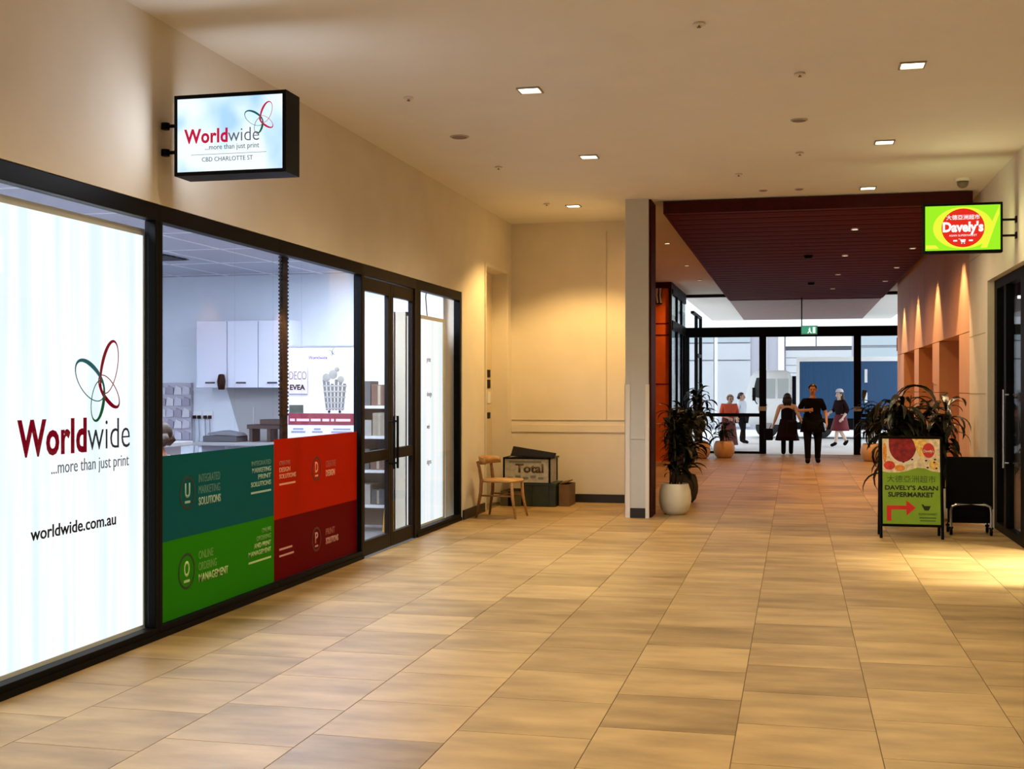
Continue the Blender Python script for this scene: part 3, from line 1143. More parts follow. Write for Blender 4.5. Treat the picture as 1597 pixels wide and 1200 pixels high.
t = thing('framed_print', 'small beige print with black letters left of the basket poster', 'poster', (-4.76, 11.19, 1.46))
b = BM()
bx(b, -4.87, -4.66, 11.18, 11.189, 1.46, 1.735)
obj('sheet', b, mat('beige_sheet', (0.52, 0.46, 0.47), 0.6), t)
text('lettering', 'DECO', mat('pencil_grey', (0.16, 0.13, 0.16), 0.6), t, (-4.85, 11.1799, 1.60), RF, UP, width=0.18, height=0.08, bold=-0.01)
text('lettering', 'EVEA', M_BLACK, t, (-4.845, 11.1799, 1.50), RF, UP, width=0.16, height=0.05, bold=0.03)

# service counter behind the films
t = thing('service_counter', 'pale service counter behind the coloured window films', 'counter', (-5.6, 8.2, 0))
b = BM()
bx(b, -6.2, -5.6, 6.9, 10.4, 0.0, 0.98)
obj('body', b, M_CUP, t)
b = BM()
bx(b, -6.25, -5.5, 6.85, 10.45, 0.98, 1.02, 0.005)
obj('worktop', b, mat('grey_bench', (0.3, 0.3, 0.31), 0.5), t)

# shelving seen through the doors
t = thing('stock_shelf', 'white stock shelf seen through the double door', 'shelf', (-4.43, 12.4, 0))
zs = (0.25, 0.62, 0.98, 1.30)
for x in (-4.78, -4.14):
    b = BM()
    bx(b, x, x + 0.03, 12.2, 12.58, 0, 1.75)
    obj('side_panel', b, M_CUP, t)
for z in zs:
    b = BM()
    bx(b, -4.75, -4.14, 12.2, 12.58, z, z + 0.03)
    obj('shelf_board', b, M_WHITE, t)
b = BM()
bx(b, -4.75, -4.14, 12.56, 12.58, 0.03, 1.5)
obj('back_panel', b, mat('shelf_back', (0.25, 0.22, 0.19), 0.6), t)
bcol = [(0.26, 0.17, 0.10), (0.16, 0.09, 0.06), (0.33, 0.28, 0.2), (0.1, 0.1, 0.1), (0.4, 0.38, 0.34)]
bn = ['brown', 'dark brown', 'sandy', 'black', 'grey']
sh = ['lowest', 'second', 'third', 'top']
side = ['left', 'middle', 'right']
rr = random.Random(3)
for si, z in enumerate(zs):
    x = -4.74
    for k in range(3):
        wd = rr.uniform(0.15, 0.185)
        h = rr.uniform(0.16, 0.27)
        ci = rr.randrange(5)
        t2 = thing('stock_box', '%s cardboard box on the %s board of the stock shelf, %s of three' % (bn[ci], sh[si], side[k]), 'box', (x + wd / 2, 12.36, z + 0.03), 0, 'boxes on the stock shelf')
        b = BM()
        bx(b, x, x + wd, 12.24, 12.5, z + 0.031, z + 0.03 + h, 0.004)
        obj('carton', b, mat('carton_%d' % ci, bcol[ci], 0.7, noise=0.08), t2)
        b = BM()
        bx(b, x + wd * 0.42, x + wd * 0.58, 12.238, 12.2395, z + 0.04, z + 0.02 + h)
        obj('tape', b, mat('tape_buff', (0.42, 0.36, 0.26), 0.4), t2)
        x += wd + 0.01
t = thing('tall_cabinet', 'tall pale grey cabinet behind the second door leaf', 'cabinet', (-4.15, 12.8, 0))
b = BM()
bx(b, -4.33, -3.99, 12.62, 13.2, 0.0, 2.30, 0.005)
obj('body', b, mat('cabinet_grey', (0.42, 0.42, 0.44), 0.5), t)
b = BM()
bx(b, -4.325, -3.995, 12.60, 12.619, 0.05, 2.28, 0.003)
d = obj('door', b, mat('cabinet_grey', (0.42, 0.42, 0.44), 0.5), t)
b = BM()
bx(b, -4.31, -4.295, 12.58, 12.599, 0.9, 1.1)
obj('handle', b, M_BLACK, d)
t = thing('floor_sign', 'yellow folded safety sign standing behind the second door leaf', 'floor sign', (-4.08, 12.3, 0.0))
for s in (-1, 1):
    b = BM()
    poly(b, [(-0.15, 0), (0.15, 0), (0.10, 1.08), (-0.10, 1.08)], (0, 0, 0), RF, UP, 0.015)
    bmesh.ops.transform(b, matrix=Matrix.Translation((-4.08, 12.3 + s * 0.12, 0)) @ Matrix.Rotation(s * 0.11, 4, 'X'), verts=b.verts)
    obj('board', b, mat('safety_yellow', (0.7, 0.36, 0.03), 0.5), t)

# ================================================================== RIGHT: screen sign and shopfront
tv = thing('screen_sign', "lit green and yellow Davely's screen on the right wall", 'sign', (1.54, 12.2, 2.8))
b = BM()
bx(b, 1.18, 1.90, 12.20, 12.29, 2.795, 3.27, 0.006)
obj('casing', b, M_BLACK, tv)
tx0, tx1, tz0, tz1 = 1.205, 1.878, 2.822, 3.245
ty = 12.1995
g_g, g_y = glow('screen_green', (0.36, 0.90, 0.02), 1.0), glow('screen_yellow', (0.88, 0.95, 0.05), 1.0)
g_r, g_w = glow('screen_red', (0.85, 0.03, 0.015), 0.95), glow('screen_white', (1, 0.97, 0.95), 1.0)
for ty_, back in ((ty, False), (12.2925, True)):
    b = BM()
    bx(b, tx0, tx1, ty_ - 0.0015 if not back else 12.2905, ty_ if not back else 12.2925, tz0, tz1)
    obj('screen', b, g_g, tv)
for s_ in (-1, 1):  # unseen area lamps added at both screen faces to boost the wall glow
    la = bpy.data.lights.new('added_screen_lamp', 'AREA')
    la.shape = 'RECTANGLE'
    la.size, la.size_y = 0.64, 0.40
    la.energy = 4.0
    la.color = (1.0, 0.95, 0.55)
    lo = bpy.data.objects.new('added_screen_lamp', la)
    C.objects.link(lo)
    lo.parent = tv
    lo.location = (0, -0.012 if s_ < 0 else 0.105, 0.235)
    lo.rotation_euler = (-PI / 2 if s_ < 0 else PI / 2, 0, 0)
cx, cz = 1.545, 3.033
b = BM()
poly(b, [(cx + 0.27 * math.cos(a), cz + 0.198 * math.sin(a)) for a in [2 * PI * k / 40 for k in range(40)]], (0, ty - 0.0016, 0), RF, UP, 0.001)
obj('yellow_disc', b, g_y, tv)
b = BM()
poly(b, [(1.70, 2.84), (1.76, 2.84), (1.868, 3.16), (1.868, 3.235)], (0, ty - 0.0016, 0), RF, UP, 0.001)
obj('yellow_streak', b, g_y, tv)
b = BM()
poly(b, [(tx0 + 0.004, 2.84), (1.33, 2.84), (1.30, 2.875), (tx0 + 0.004, 2.875)], (0, ty - 0.0016, 0), RF, UP, 0.001)
obj('yellow_streak', b, g_y, tv)
b = BM()
poly(b, [(cx + 0.193 * math.cos(a), cz + 0.183 * math.sin(a)) for a in [2 * PI * k / 40 for k in range(40)]], (0, ty - 0.003, 0), RF, UP, 0.001)
obj('red_disc', b, g_r, tv)
o = ty - 0.0042
text('lettering', "Davely's", g_w, tv, (cx, o, 3.0), RF, UP, width=0.365, height=0.095, bold=0.045, align='c')
text('lettering', '大德亞洲超市', g_w, tv, (cx, o, 3.115), RF, UP, width=0.30, height=0.042, bold=0.012, align='c')
text('lettering', 'ASIAN SUPERMARKET', g_w, tv, (cx, o, 2.953), RF, UP, width=0.25, height=0.018, align='c')


def cart_icon(b, x, z, k, y):
    poly(b, [(x - 0.5 * k, z + 0.35 * k), (x + 0.45 * k, z + 0.35 * k), (x + 0.3 * k, z - 0.15 * k), (x - 0.3 * k, z - 0.15 * k)], (0, y, 0), RF, UP, 0.001)
    bx(b, x - 0.75 * k, x - 0.45 * k, y - 0.001, y, z + 0.38 * k, z + 0.46 * k)
    for s in (-0.22, 0.22):
        poly(b, [(x + s * k + 0.1 * k * math.cos(a), z - 0.32 * k + 0.1 * k * math.sin(a)) for a in [2 * PI * q / 10 for q in range(10)]], (0, y, 0), RF, UP, 0.001)
    return b


obj('cart_icon', cart_icon(BM(), cx, 2.905, 0.055, o), g_w, tv)
for s in (-1, 1):
    b = BM()
    bx(b, cx + s * 0.07 - 0.018, cx + s * 0.07 + 0.018, o - 0.001, o, 2.905, 2.92)
    obj('tagline_bar', b, g_w, tv)
for z in (2.955, 3.105):
    b = BM()
    tube(b, [(1.899, 12.245, z), (XR - 0.002, 12.245, z)], 0.011)
    bx(b, XR - 0.014, XR - 0.001, 12.215, 12.275, z - 0.03, z + 0.03)
    obj('bracket', b, M_DOORF, tv)

XS = 2.10
t = tag(bpy.data.objects.new('window_6', None), 'black shopfront with dark glass on the right wall', None, None, 'structure')
C.objects.link(t)
t.location = (XS + 0.04, 12.9, 0)
b = BM()
bx(b, XS, XS + 0.09, 8.0, 14.04, 2.58, 2.678)
bx(b, XS, XS + 0.09, 8.0, 14.04, 0.001, 0.08)
obj('frame', b, M_BLACK, t)
for y0, y1 in ((13.88, 14.04), (13.30, 13.42), (12.16, 12.46), (10.0, 10.1), (8.0, 8.1)):
    b = BM()
    bx(b, XS, XS + 0.09, y0, y1, 0.08, 2.58)
    obj('mullion', b, M_BLACK, t)
for y0, y1 in ((13.42, 13.88), (12.46, 13.30)):
    b = BM()
    bx(b, XS + 0.04, XS + 0.05, y0, y1, 0.08, 2.58)
    obj('pane', b, M_GLASS, t)
b = BM()
tube(b, [(XS - 0.03, 13.26, 0.7), (XS - 0.03, 13.26, 1.5)], 0.012)
for z in (0.75, 1.45):
    tube(b, [(XS - 0.03, 13.26, z), (XS + 0.02, 13.26, z)], 0.008)
obj('pull_handle', b, M_STEEL, t)
# room behind it
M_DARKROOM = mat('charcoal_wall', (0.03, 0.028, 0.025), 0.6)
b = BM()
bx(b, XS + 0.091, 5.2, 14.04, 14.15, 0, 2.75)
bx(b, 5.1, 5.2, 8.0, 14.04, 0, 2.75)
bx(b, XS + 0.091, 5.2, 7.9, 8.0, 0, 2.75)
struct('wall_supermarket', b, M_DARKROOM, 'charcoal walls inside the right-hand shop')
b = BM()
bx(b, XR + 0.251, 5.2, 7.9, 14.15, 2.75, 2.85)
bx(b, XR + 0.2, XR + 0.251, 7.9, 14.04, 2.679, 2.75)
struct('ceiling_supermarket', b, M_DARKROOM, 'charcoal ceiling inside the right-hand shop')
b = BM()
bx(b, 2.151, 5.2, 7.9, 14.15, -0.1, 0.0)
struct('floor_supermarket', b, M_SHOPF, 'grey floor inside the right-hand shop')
t = thing('shelf_end', 'pale lit shelf end inside the dark right-hand shop', 'shelf', (2.6, 13.95, 0))
b = BM()
bx(b, 2.44, 2.52, 13.80, 13.98, 0, 2.35)
obj('post', b, M_WHITE, t)
for z in (0.4, 0.9, 1.4, 1.9):
    b = BM()
    bx(b, 2.38, 2.60, 13.84, 14.0, z, z + 0.03)
    obj('shelf_board', b, mat('bronze_shelf', (0.2, 0.12, 0.07), 0.5), t)
t = thing('strip_light', 'short white strip light inside the right-hand shop', 'lamp', (2.3, 13.6, 2.6))
b = BM()
bx(b, 2.28, 2.40, 13.66, 13.72, 2.46, 2.49)
obj('tube', b, glow('strip_tube', (1, 0.95, 0.85), 2.0), t)
b = BM()
bx(b, 2.27, 2.41, 13.65, 13.73, 2.49, 2.75)
obj('housing', b, M_BLACK, t)
# bright lamp of the open doorway nearer the viewer (out of view): lights the floor patch on the right
t = thing('doorway_light', 'ceiling lamp inside the open doorway of the right-hand shop', 'lamp', (2.9, 10.9, 2.7))
b = BM()
bx(b, 2.75, 3.05, 10.2, 11.6, 2.70, 2.749)
obj('housing', b, M_WHITE, t)
b = BM()
bx(b, 2.77, 3.03, 10.22, 11.58, 2.69, 2.70)
obj('diffuser', b, glow('shop_strip', (1, 0.93, 0.72), 5.0), t)
ld = bpy.data.lights.new('doorway_light_beam', 'AREA')
ld.shape = 'RECTANGLE'
ld.size, ld.size_y = 0.25, 1.3
ld.energy = 130
ld.spread = math.radians(55)
ld.color = (1, 0.92, 0.68)
lo = bpy.data.objects.new('doorway_light_beam', ld)
C.objects.link(lo)
lo.parent = t
lo.location = (0, 0, -0.02)
lo.rotation_euler = (0, math.radians(20), 0)

# ================================================================== MALL LIGHTS
M_LAMP = glow('downlight_diffuser', (1.0, 0.9, 0.72), 6.0)


def downlight(x, y, label, energy, visible=True, size=0.15, col=WARM, z=ZC, angle=150, group='square ceiling downlights', blend=0.9):
    t = thing('downlight', label, 'ceiling light', (x, y, z - 0.012), 0, group)
    s = size / 2
    b = BM()
    for a in ((x - s - 0.012, x - s, y - s - 0.012, y + s + 0.012), (x + s, x + s + 0.012, y - s - 0.012, y + s + 0.012),
              (x - s, x + s, y - s - 0.012, y - s), (x - s, x + s, y + s, y + s + 0.012)):
        bx(b, *a, z - 0.012, z - 0.0005)
    obj('trim', b, mat('downlight_trim', (0.3, 0.25, 0.18), 0.5), t)
    b = BM()
    bx(b, x - s, x + s, y - s, y + s, z - 0.005, z - 0.001)
    obj('diffuser', b, M_LAMP, t)
    l = bpy.data.lights.new('downlight_beam', 'SPOT')
    l.energy = energy
    l.color = col
    l.spot_size = math.radians(angle)
    l.spot_blend = blend
    l.shadow_soft_size = 0.06
    lo = bpy.data.objects.new('downlight_beam', l)
    C.objects.link(lo)
    lo.parent = t
    lo.location = (0, 0, -0.03)
    return t


W = DOWNLIGHT_W
downlight(-1.92, 8.84, 'square downlight left of centre, largest on the left side', W)
downlight(-1.92, 11.5, 'square downlight, second in the left row', W)
downlight(-2.62, 14.55, 'square downlight in front of the alcove wall', W * 2.0, col=(1, 0.64, 0.23), angle=124, blend=0.4)
downlight(0.78, 8.75, 'largest square downlight, nearest in the right row', W)
downlight(0.78, 11.42, 'square downlight, second in the right row', W)
downlight(0.78, 13.99, 'square downlight, last in the right row before the red ceiling', W)
for x in (-1.92, 0.78):
    for y in (6.1, 3.4, 0.7, -2.0, -5.0):
        downlight(x, y, 'square downlight behind or above the viewer', W, group='downlights out of view')

# corridor wall washers tucked at the terracotta wall, and corridor lamps
wl = ['small spot washing the terracotta wall, nearest', 'second small spot washing the terracotta wall',
      'third small spot washing the terracotta wall', 'farthest small spot washing the terracotta wall']
for i, y in enumerate((15.95, 18.8, 21.7, 24.4)):
    downlight(1.68, y, wl[i], 260, size=0.07, col=(1, 0.66, 0.34), z=3.584, angle=68, group='wall washing spots', blend=0.3)
cl_ = ['small corridor downlight over the white pot', 'second small corridor downlight on the left', 'third small corridor downlight on the left', 'fourth small corridor downlight, nearest the exit on the left']
for i, y in enumerate((15.5, 18.6, 22.0, 25.0)):
    downlight(-1.9, y, cl_[i], 150, size=0.07, col=(1, 0.47, 0.15), group='corridor downlights')
cl_ = ['small downlight in the red slatted ceiling, nearest', 'second small downlight in the red slatted ceiling', 'third small downlight in the red slatted ceiling', 'farthest small downlight in the red slatted ceiling']
for i, y in enumerate((16.4, 19.6, 22.8, 26.0)):
    downlight(0.75, y, cl_[i], 170, size=0.07, col=(1, 0.47, 0.15), z=3.584, group='downlights in the slatted ceiling')

# small ceiling fittings
M_FIT = mat('bronze_fitting', (0.16, 0.12, 0.08), 0.5)


def sprinkler(x, y, label, r_=0.04):
    t = thing('sprinkler', label, 'sprinkler', (x, y, ZC - 0.05), 0, 'ceiling sprinklers')
    b = BM()
    lathe(b, [(r_, 0.0), (r_ * 0.9, 0.012), (r_ * 0.5, 0.014)], (x, y, ZC - 0.015), 16)
    obj('rosette', b, M_GUARD, t)
    b = BM()
    lathe(b, [(0.013, -0.014), (0.013, -0.011), (0.005, -0.011), (0.005, -0.001)], (x, y, ZC - 0.0145), 12)
    obj('deflector', b, M_FIT, t)


def speaker(x, y, label, r_=0.085):
    t = thing('ceiling_speaker', label, 'speaker', (x, y, ZC - 0.02), 0, 'round ceiling fittings')
    b = BM()
    lathe(b, [(r_ * 0.85, -0.008), (r_, -0.004), (r_, 0.0)], (x, y, ZC - 0.001), 24)
    obj('rim', b, mat('speaker_rim', (0.42, 0.36, 0.28), 0.6), t)
    b = BM()
    lathe(b, [(r_ * 0.8, -0.010), (r_ * 0.8, -0.0085)], (x, y, ZC - 0.001), 24)
    obj('grille', b, M_FIT, t)


sprinkler(-0.57, 7.46, 'ceiling sprinkler highest in the picture, above the centre')
sprinkler(-2.87, 8.86, 'ceiling sprinkler on the left near the blade sign')
sprinkler(-2.89, 11.83, 'small ceiling sprinkler left of the alcove downlight')
sprinkler(0.03, 8.80, 'ceiling sprinkler between the two nearest downlights')
sprinkler(0.04, 11.76, 'ceiling sprinkler left of the second right downlight')
sprinkler(-0.57, 12.77, 'small ceiling sprinkler before the red ceiling')
sprinkler(-2.9, 14.3, 'small ceiling sprinkler beside the alcove downlight')
speaker(-2.88, 10.34, 'round brown ceiling speaker on the left')
speaker(0.03, 10.33, 'round pale ceiling detector in the middle', 0.07)
speaker(-0.35, 13.9, 'small round ceiling detector near the red ceiling, left one', 0.05)
speaker(0.04, 13.9, 'small round ceiling detector near the red ceiling, right one', 0.05)
t = thing('dome_camera', 'small dome camera on the ceiling above the Davely screen', 'camera', (1.72, 13.6, ZC - 0.1))
b = BM()
lathe(b, [(0.075, -0.03), (0.085, 0.0)], (1.72, 13.6, ZC - 0.001), 20)
obj('base', b, M_GUARD, t)
b = BM()
lathe(b, [(0.01, -0.10), (0.035, -0.092), (0.055, -0.07), (0.06, -0.03)], (1.72, 13.6, ZC - 0.0015), 20)
obj('dome', b, M_FIT, t, True)
# ================================================================== OBJECTS ON THE FLOOR
# ---- A-frame board
af = thing('sandwich_board', "black A-frame board with green Davely's supermarket poster", 'sign board', (1.14, 12.95, 0))
for s, y0, y1 in ((0, 12.85, 12.97), (1, 13.17, 13.05)):
    for x in (0.845, 1.435):
        b = BM()
        tube(b, [(x, y0, 0.0), (x, y1, 1.02)], 0.016, 6)
        obj('leg', b, M_BLACK, af)
    b = BM()
    for z in (0.13, 1.01):
        yy = y0 + (y1 - y0) * z / 1.02
        bx(b, 0.845, 1.435, yy - 0.012, yy + 0.012, z - 0.012, z + 0.012)
    obj('cross_bar', b, M_BLACK, af)
slope = Vector((0, 0.12, 1.02)).normalized()
po = Vector((0, 12.85 + 0.12 * 0.145 / 1.02 - 0.012, 0.145))


def P(x0, z0):
    """A point on the front poster sheet: x across, z measured up the slope."""
    return po + Vector((x0, 0, 0)) + slope * z0


def sheet(name, pts, m, lift, depth=0.0008):
    b = BM()
    nrm = RF.cross(slope)
    poly(b, pts, po + nrm * lift, RF, slope, depth)
    return obj(name, b, m, af)


GREEN = mat('poster_green', (0.20, 0.36, 0.015), 0.5, noise=0.06, nscale=6)
sheet('backing', [(0.855, -0.005), (1.425, -0.005), (1.425, 0.87), (0.855, 0.87)], M_BLACK, -0.006, 0.004)
sheet('poster', [(0.862, 0), (1.418, 0), (1.418, 0.86), (0.862, 0.86)], GREEN, 0.0)
Y_F = mat('food_yellow', (0.75, 0.48, 0.12), 0.5, noise=0.35, nscale=30)
sheet('food_photo', [(0.862, 0.53), (0.93, 0.515), (1.02, 0.52), (1.10, 0.535), (1.2, 0.57), (1.27, 0.565), (1.34, 0.535), (1.418, 0.525), (1.418, 0.86), (0.862, 0.86)],
      mat('food_white', (0.72, 0.60, 0.38), 0.5, noise=0.3, nscale=25), 0.001)


def disc(cx, cz, rx, rz, m, lift, name, a0=0, n=24):
    return sheet(name, [(cx + rx * math.cos(a0 + 2 * PI * k / n), cz + rz * math.sin(a0 + 2 * PI * k / n)) for k in range(n)], m, lift)


F_RED = mat('food_dark_red', (0.24, 0.008, 0.012), 0.4, noise=0.5, nscale=28)
F_WHT = mat('food_bowl_white', (0.75, 0.66, 0.5), 0.4)
F_ORG = mat('food_orange', (0.7, 0.25, 0.04), 0.5, noise=0.3, nscale=35)
sheet('bowl_rim', [(0.91 + 0.0, 0.86)] + [(1.085 + 0.19 * math.cos(a), 0.80 + 0.20 * math.sin(a)) for a in [PI + PI * k / 18 for k in range(19)]] + [(1.275, 0.86)], F_WHT, 0.002)
sheet('chilli_dish', [(0.925, 0.86)] + [(1.06 + 0.135 * math.cos(a), 0.80 + 0.175 * math.sin(a)) for a in [PI + PI * k / 18 for k in range(19)]] + [(1.15, 0.86)], F_RED, 0.003)
sheet('noodles', [(1.16, 0.86), (1.20, 0.72), (1.24, 0.66), (1.28, 0.73), (1.29, 0.86)], Y_F, 0.0035)
disc(0.93, 0.59, 0.055, 0.045, mat('food_tomato', (0.6, 0.04, 0.02), 0.4, noise=0.3, nscale=30), 0.003, 'tomato')
disc(0.885, 0.72, 0.02, 0.10, F_ORG, 0.003, 'garnish')
disc(1.03, 0.565, 0.05, 0.03, F_ORG, 0.003, 'garnish')
disc(1.36, 0.60, 0.045, 0.05, Y_F, 0.003, 'garnish')
for i in range(7):
    rr2 = random.Random(20 + i)
    disc(rr2.uniform(1.0, 1.4), rr2.uniform(0.55, 0.66), 0.012, 0.009, mat('food_pepper', (0.04, 0.01, 0.01), 0.5), 0.0035, 'peppercorn', n=10)
disc(1.31, 0.745, 0.058, 0.075, mat('badge_red', (0.55, 0.03, 0.03), 0.5), 0.004, 'badge')
INK = mat('poster_black_ink', (0.012, 0.014, 0.008), 0.5)
INK2 = mat('poster_dark_green_ink', (0.04, 0.10, 0.01), 0.5)
nl = RF.cross(slope) * 0.001
text('lettering', "Davely's", F_WHT, af, P(1.31, 0.725) + nl * 5, RF, slope, width=0.10, height=0.028, align='c', bold=0.03)
text('lettering', '大德亞洲超市', INK2, af, P(1.14, 0.425) + nl, RF, slope, width=0.47, height=0.065, align='c')
text('lettering', "DAVELY'S ASIAN", INK, af, P(1.14, 0.345) + nl, RF, slope, width=0.51, height=0.045, align='c', bold=0.03)
text('lettering', 'SUPERMARKET', INK, af, P(1.135, 0.275) + nl, RF, slope, width=0.44, height=0.047, align='c', bold=0.03)
RA = mat('arrow_red', (0.60, 0.012, 0.012), 0.5)
sheet('arrow', [(0.90, 0.03), (0.945, 0.03), (0.945, 0.145), (1.09, 0.145), (1.09, 0.085), (1.18, 0.165), (1.09, 0.24), (1.09, 0.185), (0.90, 0.185)], RA, 0.001)
sheet('cart_print', [(1.235, 0.20), (1.255, 0.20), (1.262, 0.185), (1.325, 0.185), (1.305, 0.14), (1.265, 0.14)], INK, 0.001)
text('lettering', 'SUPERMARKET', INK2, af, P(1.295, 0.095) + nl, RF, slope, width=0.18, height=0.02, align='c')
sheet('print_bar', [(1.215, 0.06), (1.375, 0.06), (1.375, 0.072), (1.215, 0.072)], INK2, 0.001)
sheet('print_bar', [(1.22, 0.032), (1.37, 0.032), (1.37, 0.042), (1.22, 0.042)], INK2, 0.001)

# ---- black panel trolley
ct = thing('panel_trolley', 'black panel trolley with bent steel legs beside the A-frame board', 'trolley', (1.76, 13.35, 0))
b = BM()
bx(b, 1.53, 1.99, 13.38, 13.44, 0.26, 0.80, 0.006)
obj('panel', b, mat('matt_black_board', (0.003, 0.003, 0.003), 0.8, spec=0.1), ct)
b = BM()
bx(b, 1.55, 1.97, 13.36, 13.46, 0.12, 0.26)
obj('skirt', b, mat('matt_black_board', (0.003, 0.003, 0.003), 0.8, spec=0.1), ct)
b = BM()
tube(b, [(1.565, 13.28, 0.075), (1.565, 13.28, 0.25), (1.575, 13.28, 0.295), (1.62, 13.28, 0.315), (1.76, 13.28, 0.318), (1.90, 13.28, 0.315), (1.945, 13.28, 0.295), (1.955, 13.28, 0.25), (1.955, 13.28, 0.075)], 0.013, 8)
obj('steel_hoop', b, M_STEEL, ct)
b = BM()
for x in (1.62, 1.90):
    tube(b, [(x, 13.28, 0.315), (x, 13.39, 0.315)], 0.01, 6)
obj('bracket', b, M_STEEL, ct)
b = BM()
tube(b, [(1.565, 13.55, 0.08), (1.565, 13.55, 0.12), (1.955, 13.55, 0.12), (1.955, 13.55, 0.08)], 0.012, 6)
bx(b, 1.60, 1.92, 13.43, 13.55, 0.11, 0.13)
obj('rear_frame', b, M_BLACK, ct)
for x in (1.565, 1.955):
    for y in (13.28, 13.55):
        b = BM()
        lathe(b, [(0.02, -0.014), (0.035, -0.012), (0.035, 0.012), (0.02, 0.014)], (0, 0, 0), 16)
        bmesh.ops.transform(b, matrix=Matrix.Translation((x, y, 0.0355)) @ Matrix.Rotation(PI / 2, 4, 'Y'), verts=b.verts)
        bx(b, x - 0.02, x + 0.02, y - 0.012, y + 0.012, 0.066, 0.085)
        obj('castor', b, M_BLACK, ct)

# ---- wooden chair
ch = thing('wooden_chair', 'light brown wooden chair with curved backrest by the alcove', 'chair', (-3.36, 13.95, 0), 0.0)
WOOD = mat('oiled_oak', (0.40, 0.20, 0.06), 0.45, noise=0.25, nscale=10, nstretch=(1, 1, 6))
WOODD = mat('dark_oak', (0.22, 0.09, 0.025), 0.45, noise=0.25, nscale=10, nstretch=(1, 1, 6))


def cl2(bm):
    return bm


# chair local frame: faces +x (towards the right of the picture)
for (x0, y0, x1, y1, zt, nm) in ((0.24, -0.20, 0.19, -0.17, 0.42, 'leg'), (0.24, 0.20, 0.19, 0.17, 0.42, 'leg')):
    b = BM()
    tube(b, [(x0, y0, 0), (x1, y1, 0.25), (x1 - 0.01, y1, zt)], [0.012, 0.019, 0.017], 10)
    obj(nm, b, WOOD, ch, True, True)
for s in (-1, 1):
    b = BM()
    tube(b, [(-0.25, s * 0.21, 0), (-0.20, s * 0.185, 0.3), (-0.195, s * 0.18, 0.44), (-0.215, s * 0.19, 0.58), (-0.235, s * 0.205, 0.66)], [0.013, 0.021, 0.022, 0.018, 0.016], 10)
    obj('leg', b, WOODD, ch, True, True)
b = BM()
pts = []
for k in range(24):
    a = 2 * PI * k / 24
    cx_, cy_ = math.cos(a), math.sin(a)
    px = 0.225 * math.copysign(abs(cx_) ** 0.55, cx_)
    py_ = 0.215 * math.copysign(abs(cy_) ** 0.55, cy_) * (1 + 0.08 * cx_)
    pts.append((px, py_))
poly(b, pts, (0, 0, 0.415), (1, 0, 0), (0, 1, 0), 0.032)
bmesh.ops.bevel(b, geom=[e for e in b.edges if abs(e.verts[0].co.z - e.verts[1].co.z) < 1e-4], offset=0.008, segments=2, affect='EDGES')
obj('seat', b, mat('honey_seat', (0.50, 0.27, 0.09), 0.4, noise=0.15), ch, True, True)
b = BM()
n = 14
rows = []
for k in range(n + 1):
    a = -1.15 + 2.3 * k / n
    x, y = -0.02 - 0.23 * math.cos(a), 0.255 * math.sin(a)
    h = 0.055 - 0.016 * abs(a)
    rows.append([(x, y, 0.665 - h), (x - 0.022, y * 1.06, 0.665 - h), (x - 0.03, y * 1.07, 0.665 + h), (x - 0.008, y, 0.665 + h)])
vs = [[b.verts.new(p) for p in r_] for r_ in rows]
for k in range(n):
    for q in range(4):
        b.faces.new((vs[k][q], vs[k][(q + 1) % 4], vs[k + 1][(q + 1) % 4], vs[k + 1][q]))
b.faces.new(vs[0][::-1])
b.faces.new(vs[-1])
bmesh.ops.recalc_face_normals(b, faces=b.faces)
obj('backrest', b, WOOD, ch, True, True)
b = BM()
for s in (-1, 1):
    tube(b, [(-0.21, s * 0.186, 0.26), (0.2, s * 0.172, 0.26)], 0.01, 8)
tube(b, [(0.0, -0.178, 0.26), (0.0, 0.178, 0.26)], 0.009, 8)
obj('stretcher', b, WOODD, ch, True, True)
ch.rotation_euler = (0, 0, math.radians(-8))

# ---- boxes behind the chair
t = thing('plastic_crate', 'dark green storage crate on the floor behind the chair', 'crate', (-3.2, 15.45, 0))
CR = mat('dark_green_plastic', (0.018, 0.028, 0.014), 0.4, noise=0.2)
b = BM()
bx(b, -3.40, -2.98, 15.25, 15.70, 0.0, 0.02)
for a in ((-3.40, -2.98, 15.25, 15.27), (-3.40, -2.98, 15.68, 15.70), (-3.40, -3.38, 15.27, 15.68), (-3.0, -2.98, 15.27, 15.68)):
    bx(b, *a, 0.02, 0.30)
obj('tub', b, CR, t)
b = BM()
bx(b, -3.41, -2.97, 15.24, 15.71, 0.27, 0.305, 0.005)
obj('rim', b, CR, t)
for x in (-3.30, -3.08):
    b = BM()
    bx(b, x - 0.012, x + 0.012, 15.238, 15.252, 0.02, 0.27)
    obj('rib', b, CR, t)
t = thing('carton', 'open brown carton on the floor right of the green crate', 'box', (-2.91, 15.55, 0))
BRN = mat('brown_card', (0.16, 0.085, 0.03), 0.8, noise=0.15)
b = BM()
for a in ((-2.955, -2.82, 15.36, 15.37), (-2.955, -2.82, 15.79, 15.80), (-2.955, -2.945, 15.37, 15.79), (-2.83, -2.82, 15.37, 15.79)):
    bx(b, *a, 0.0, 0.28)
bx(b, -2.945, -2.83, 15.37, 15.79, 0.0, 0.01)
obj('body', b, BRN, t)
b = BM()
poly(b, [(0, 0), (0.1, 0.02), (0.1, 0.035), (0, 0.015)], (-2.95, 15.78, 0.285), (1, 0, 0), UP, 0.38)
obj('flap', b, BRN, t)
t = thing('small_carton', 'low dark carton on the floor under the chair seat', 'box', (-3.52, 15.5, 0))
b = BM()
bx(b, -3.70, -3.43, 15.25, 15.75, 0.0, 0.19, 0.004)
obj('body', b, mat('dull_olive_card', (0.07, 0.06, 0.02), 0.8, noise=0.2), t)
b = BM()
bx(b, -3.60, -3.53, 15.247, 15.2495, 0.0, 0.19)
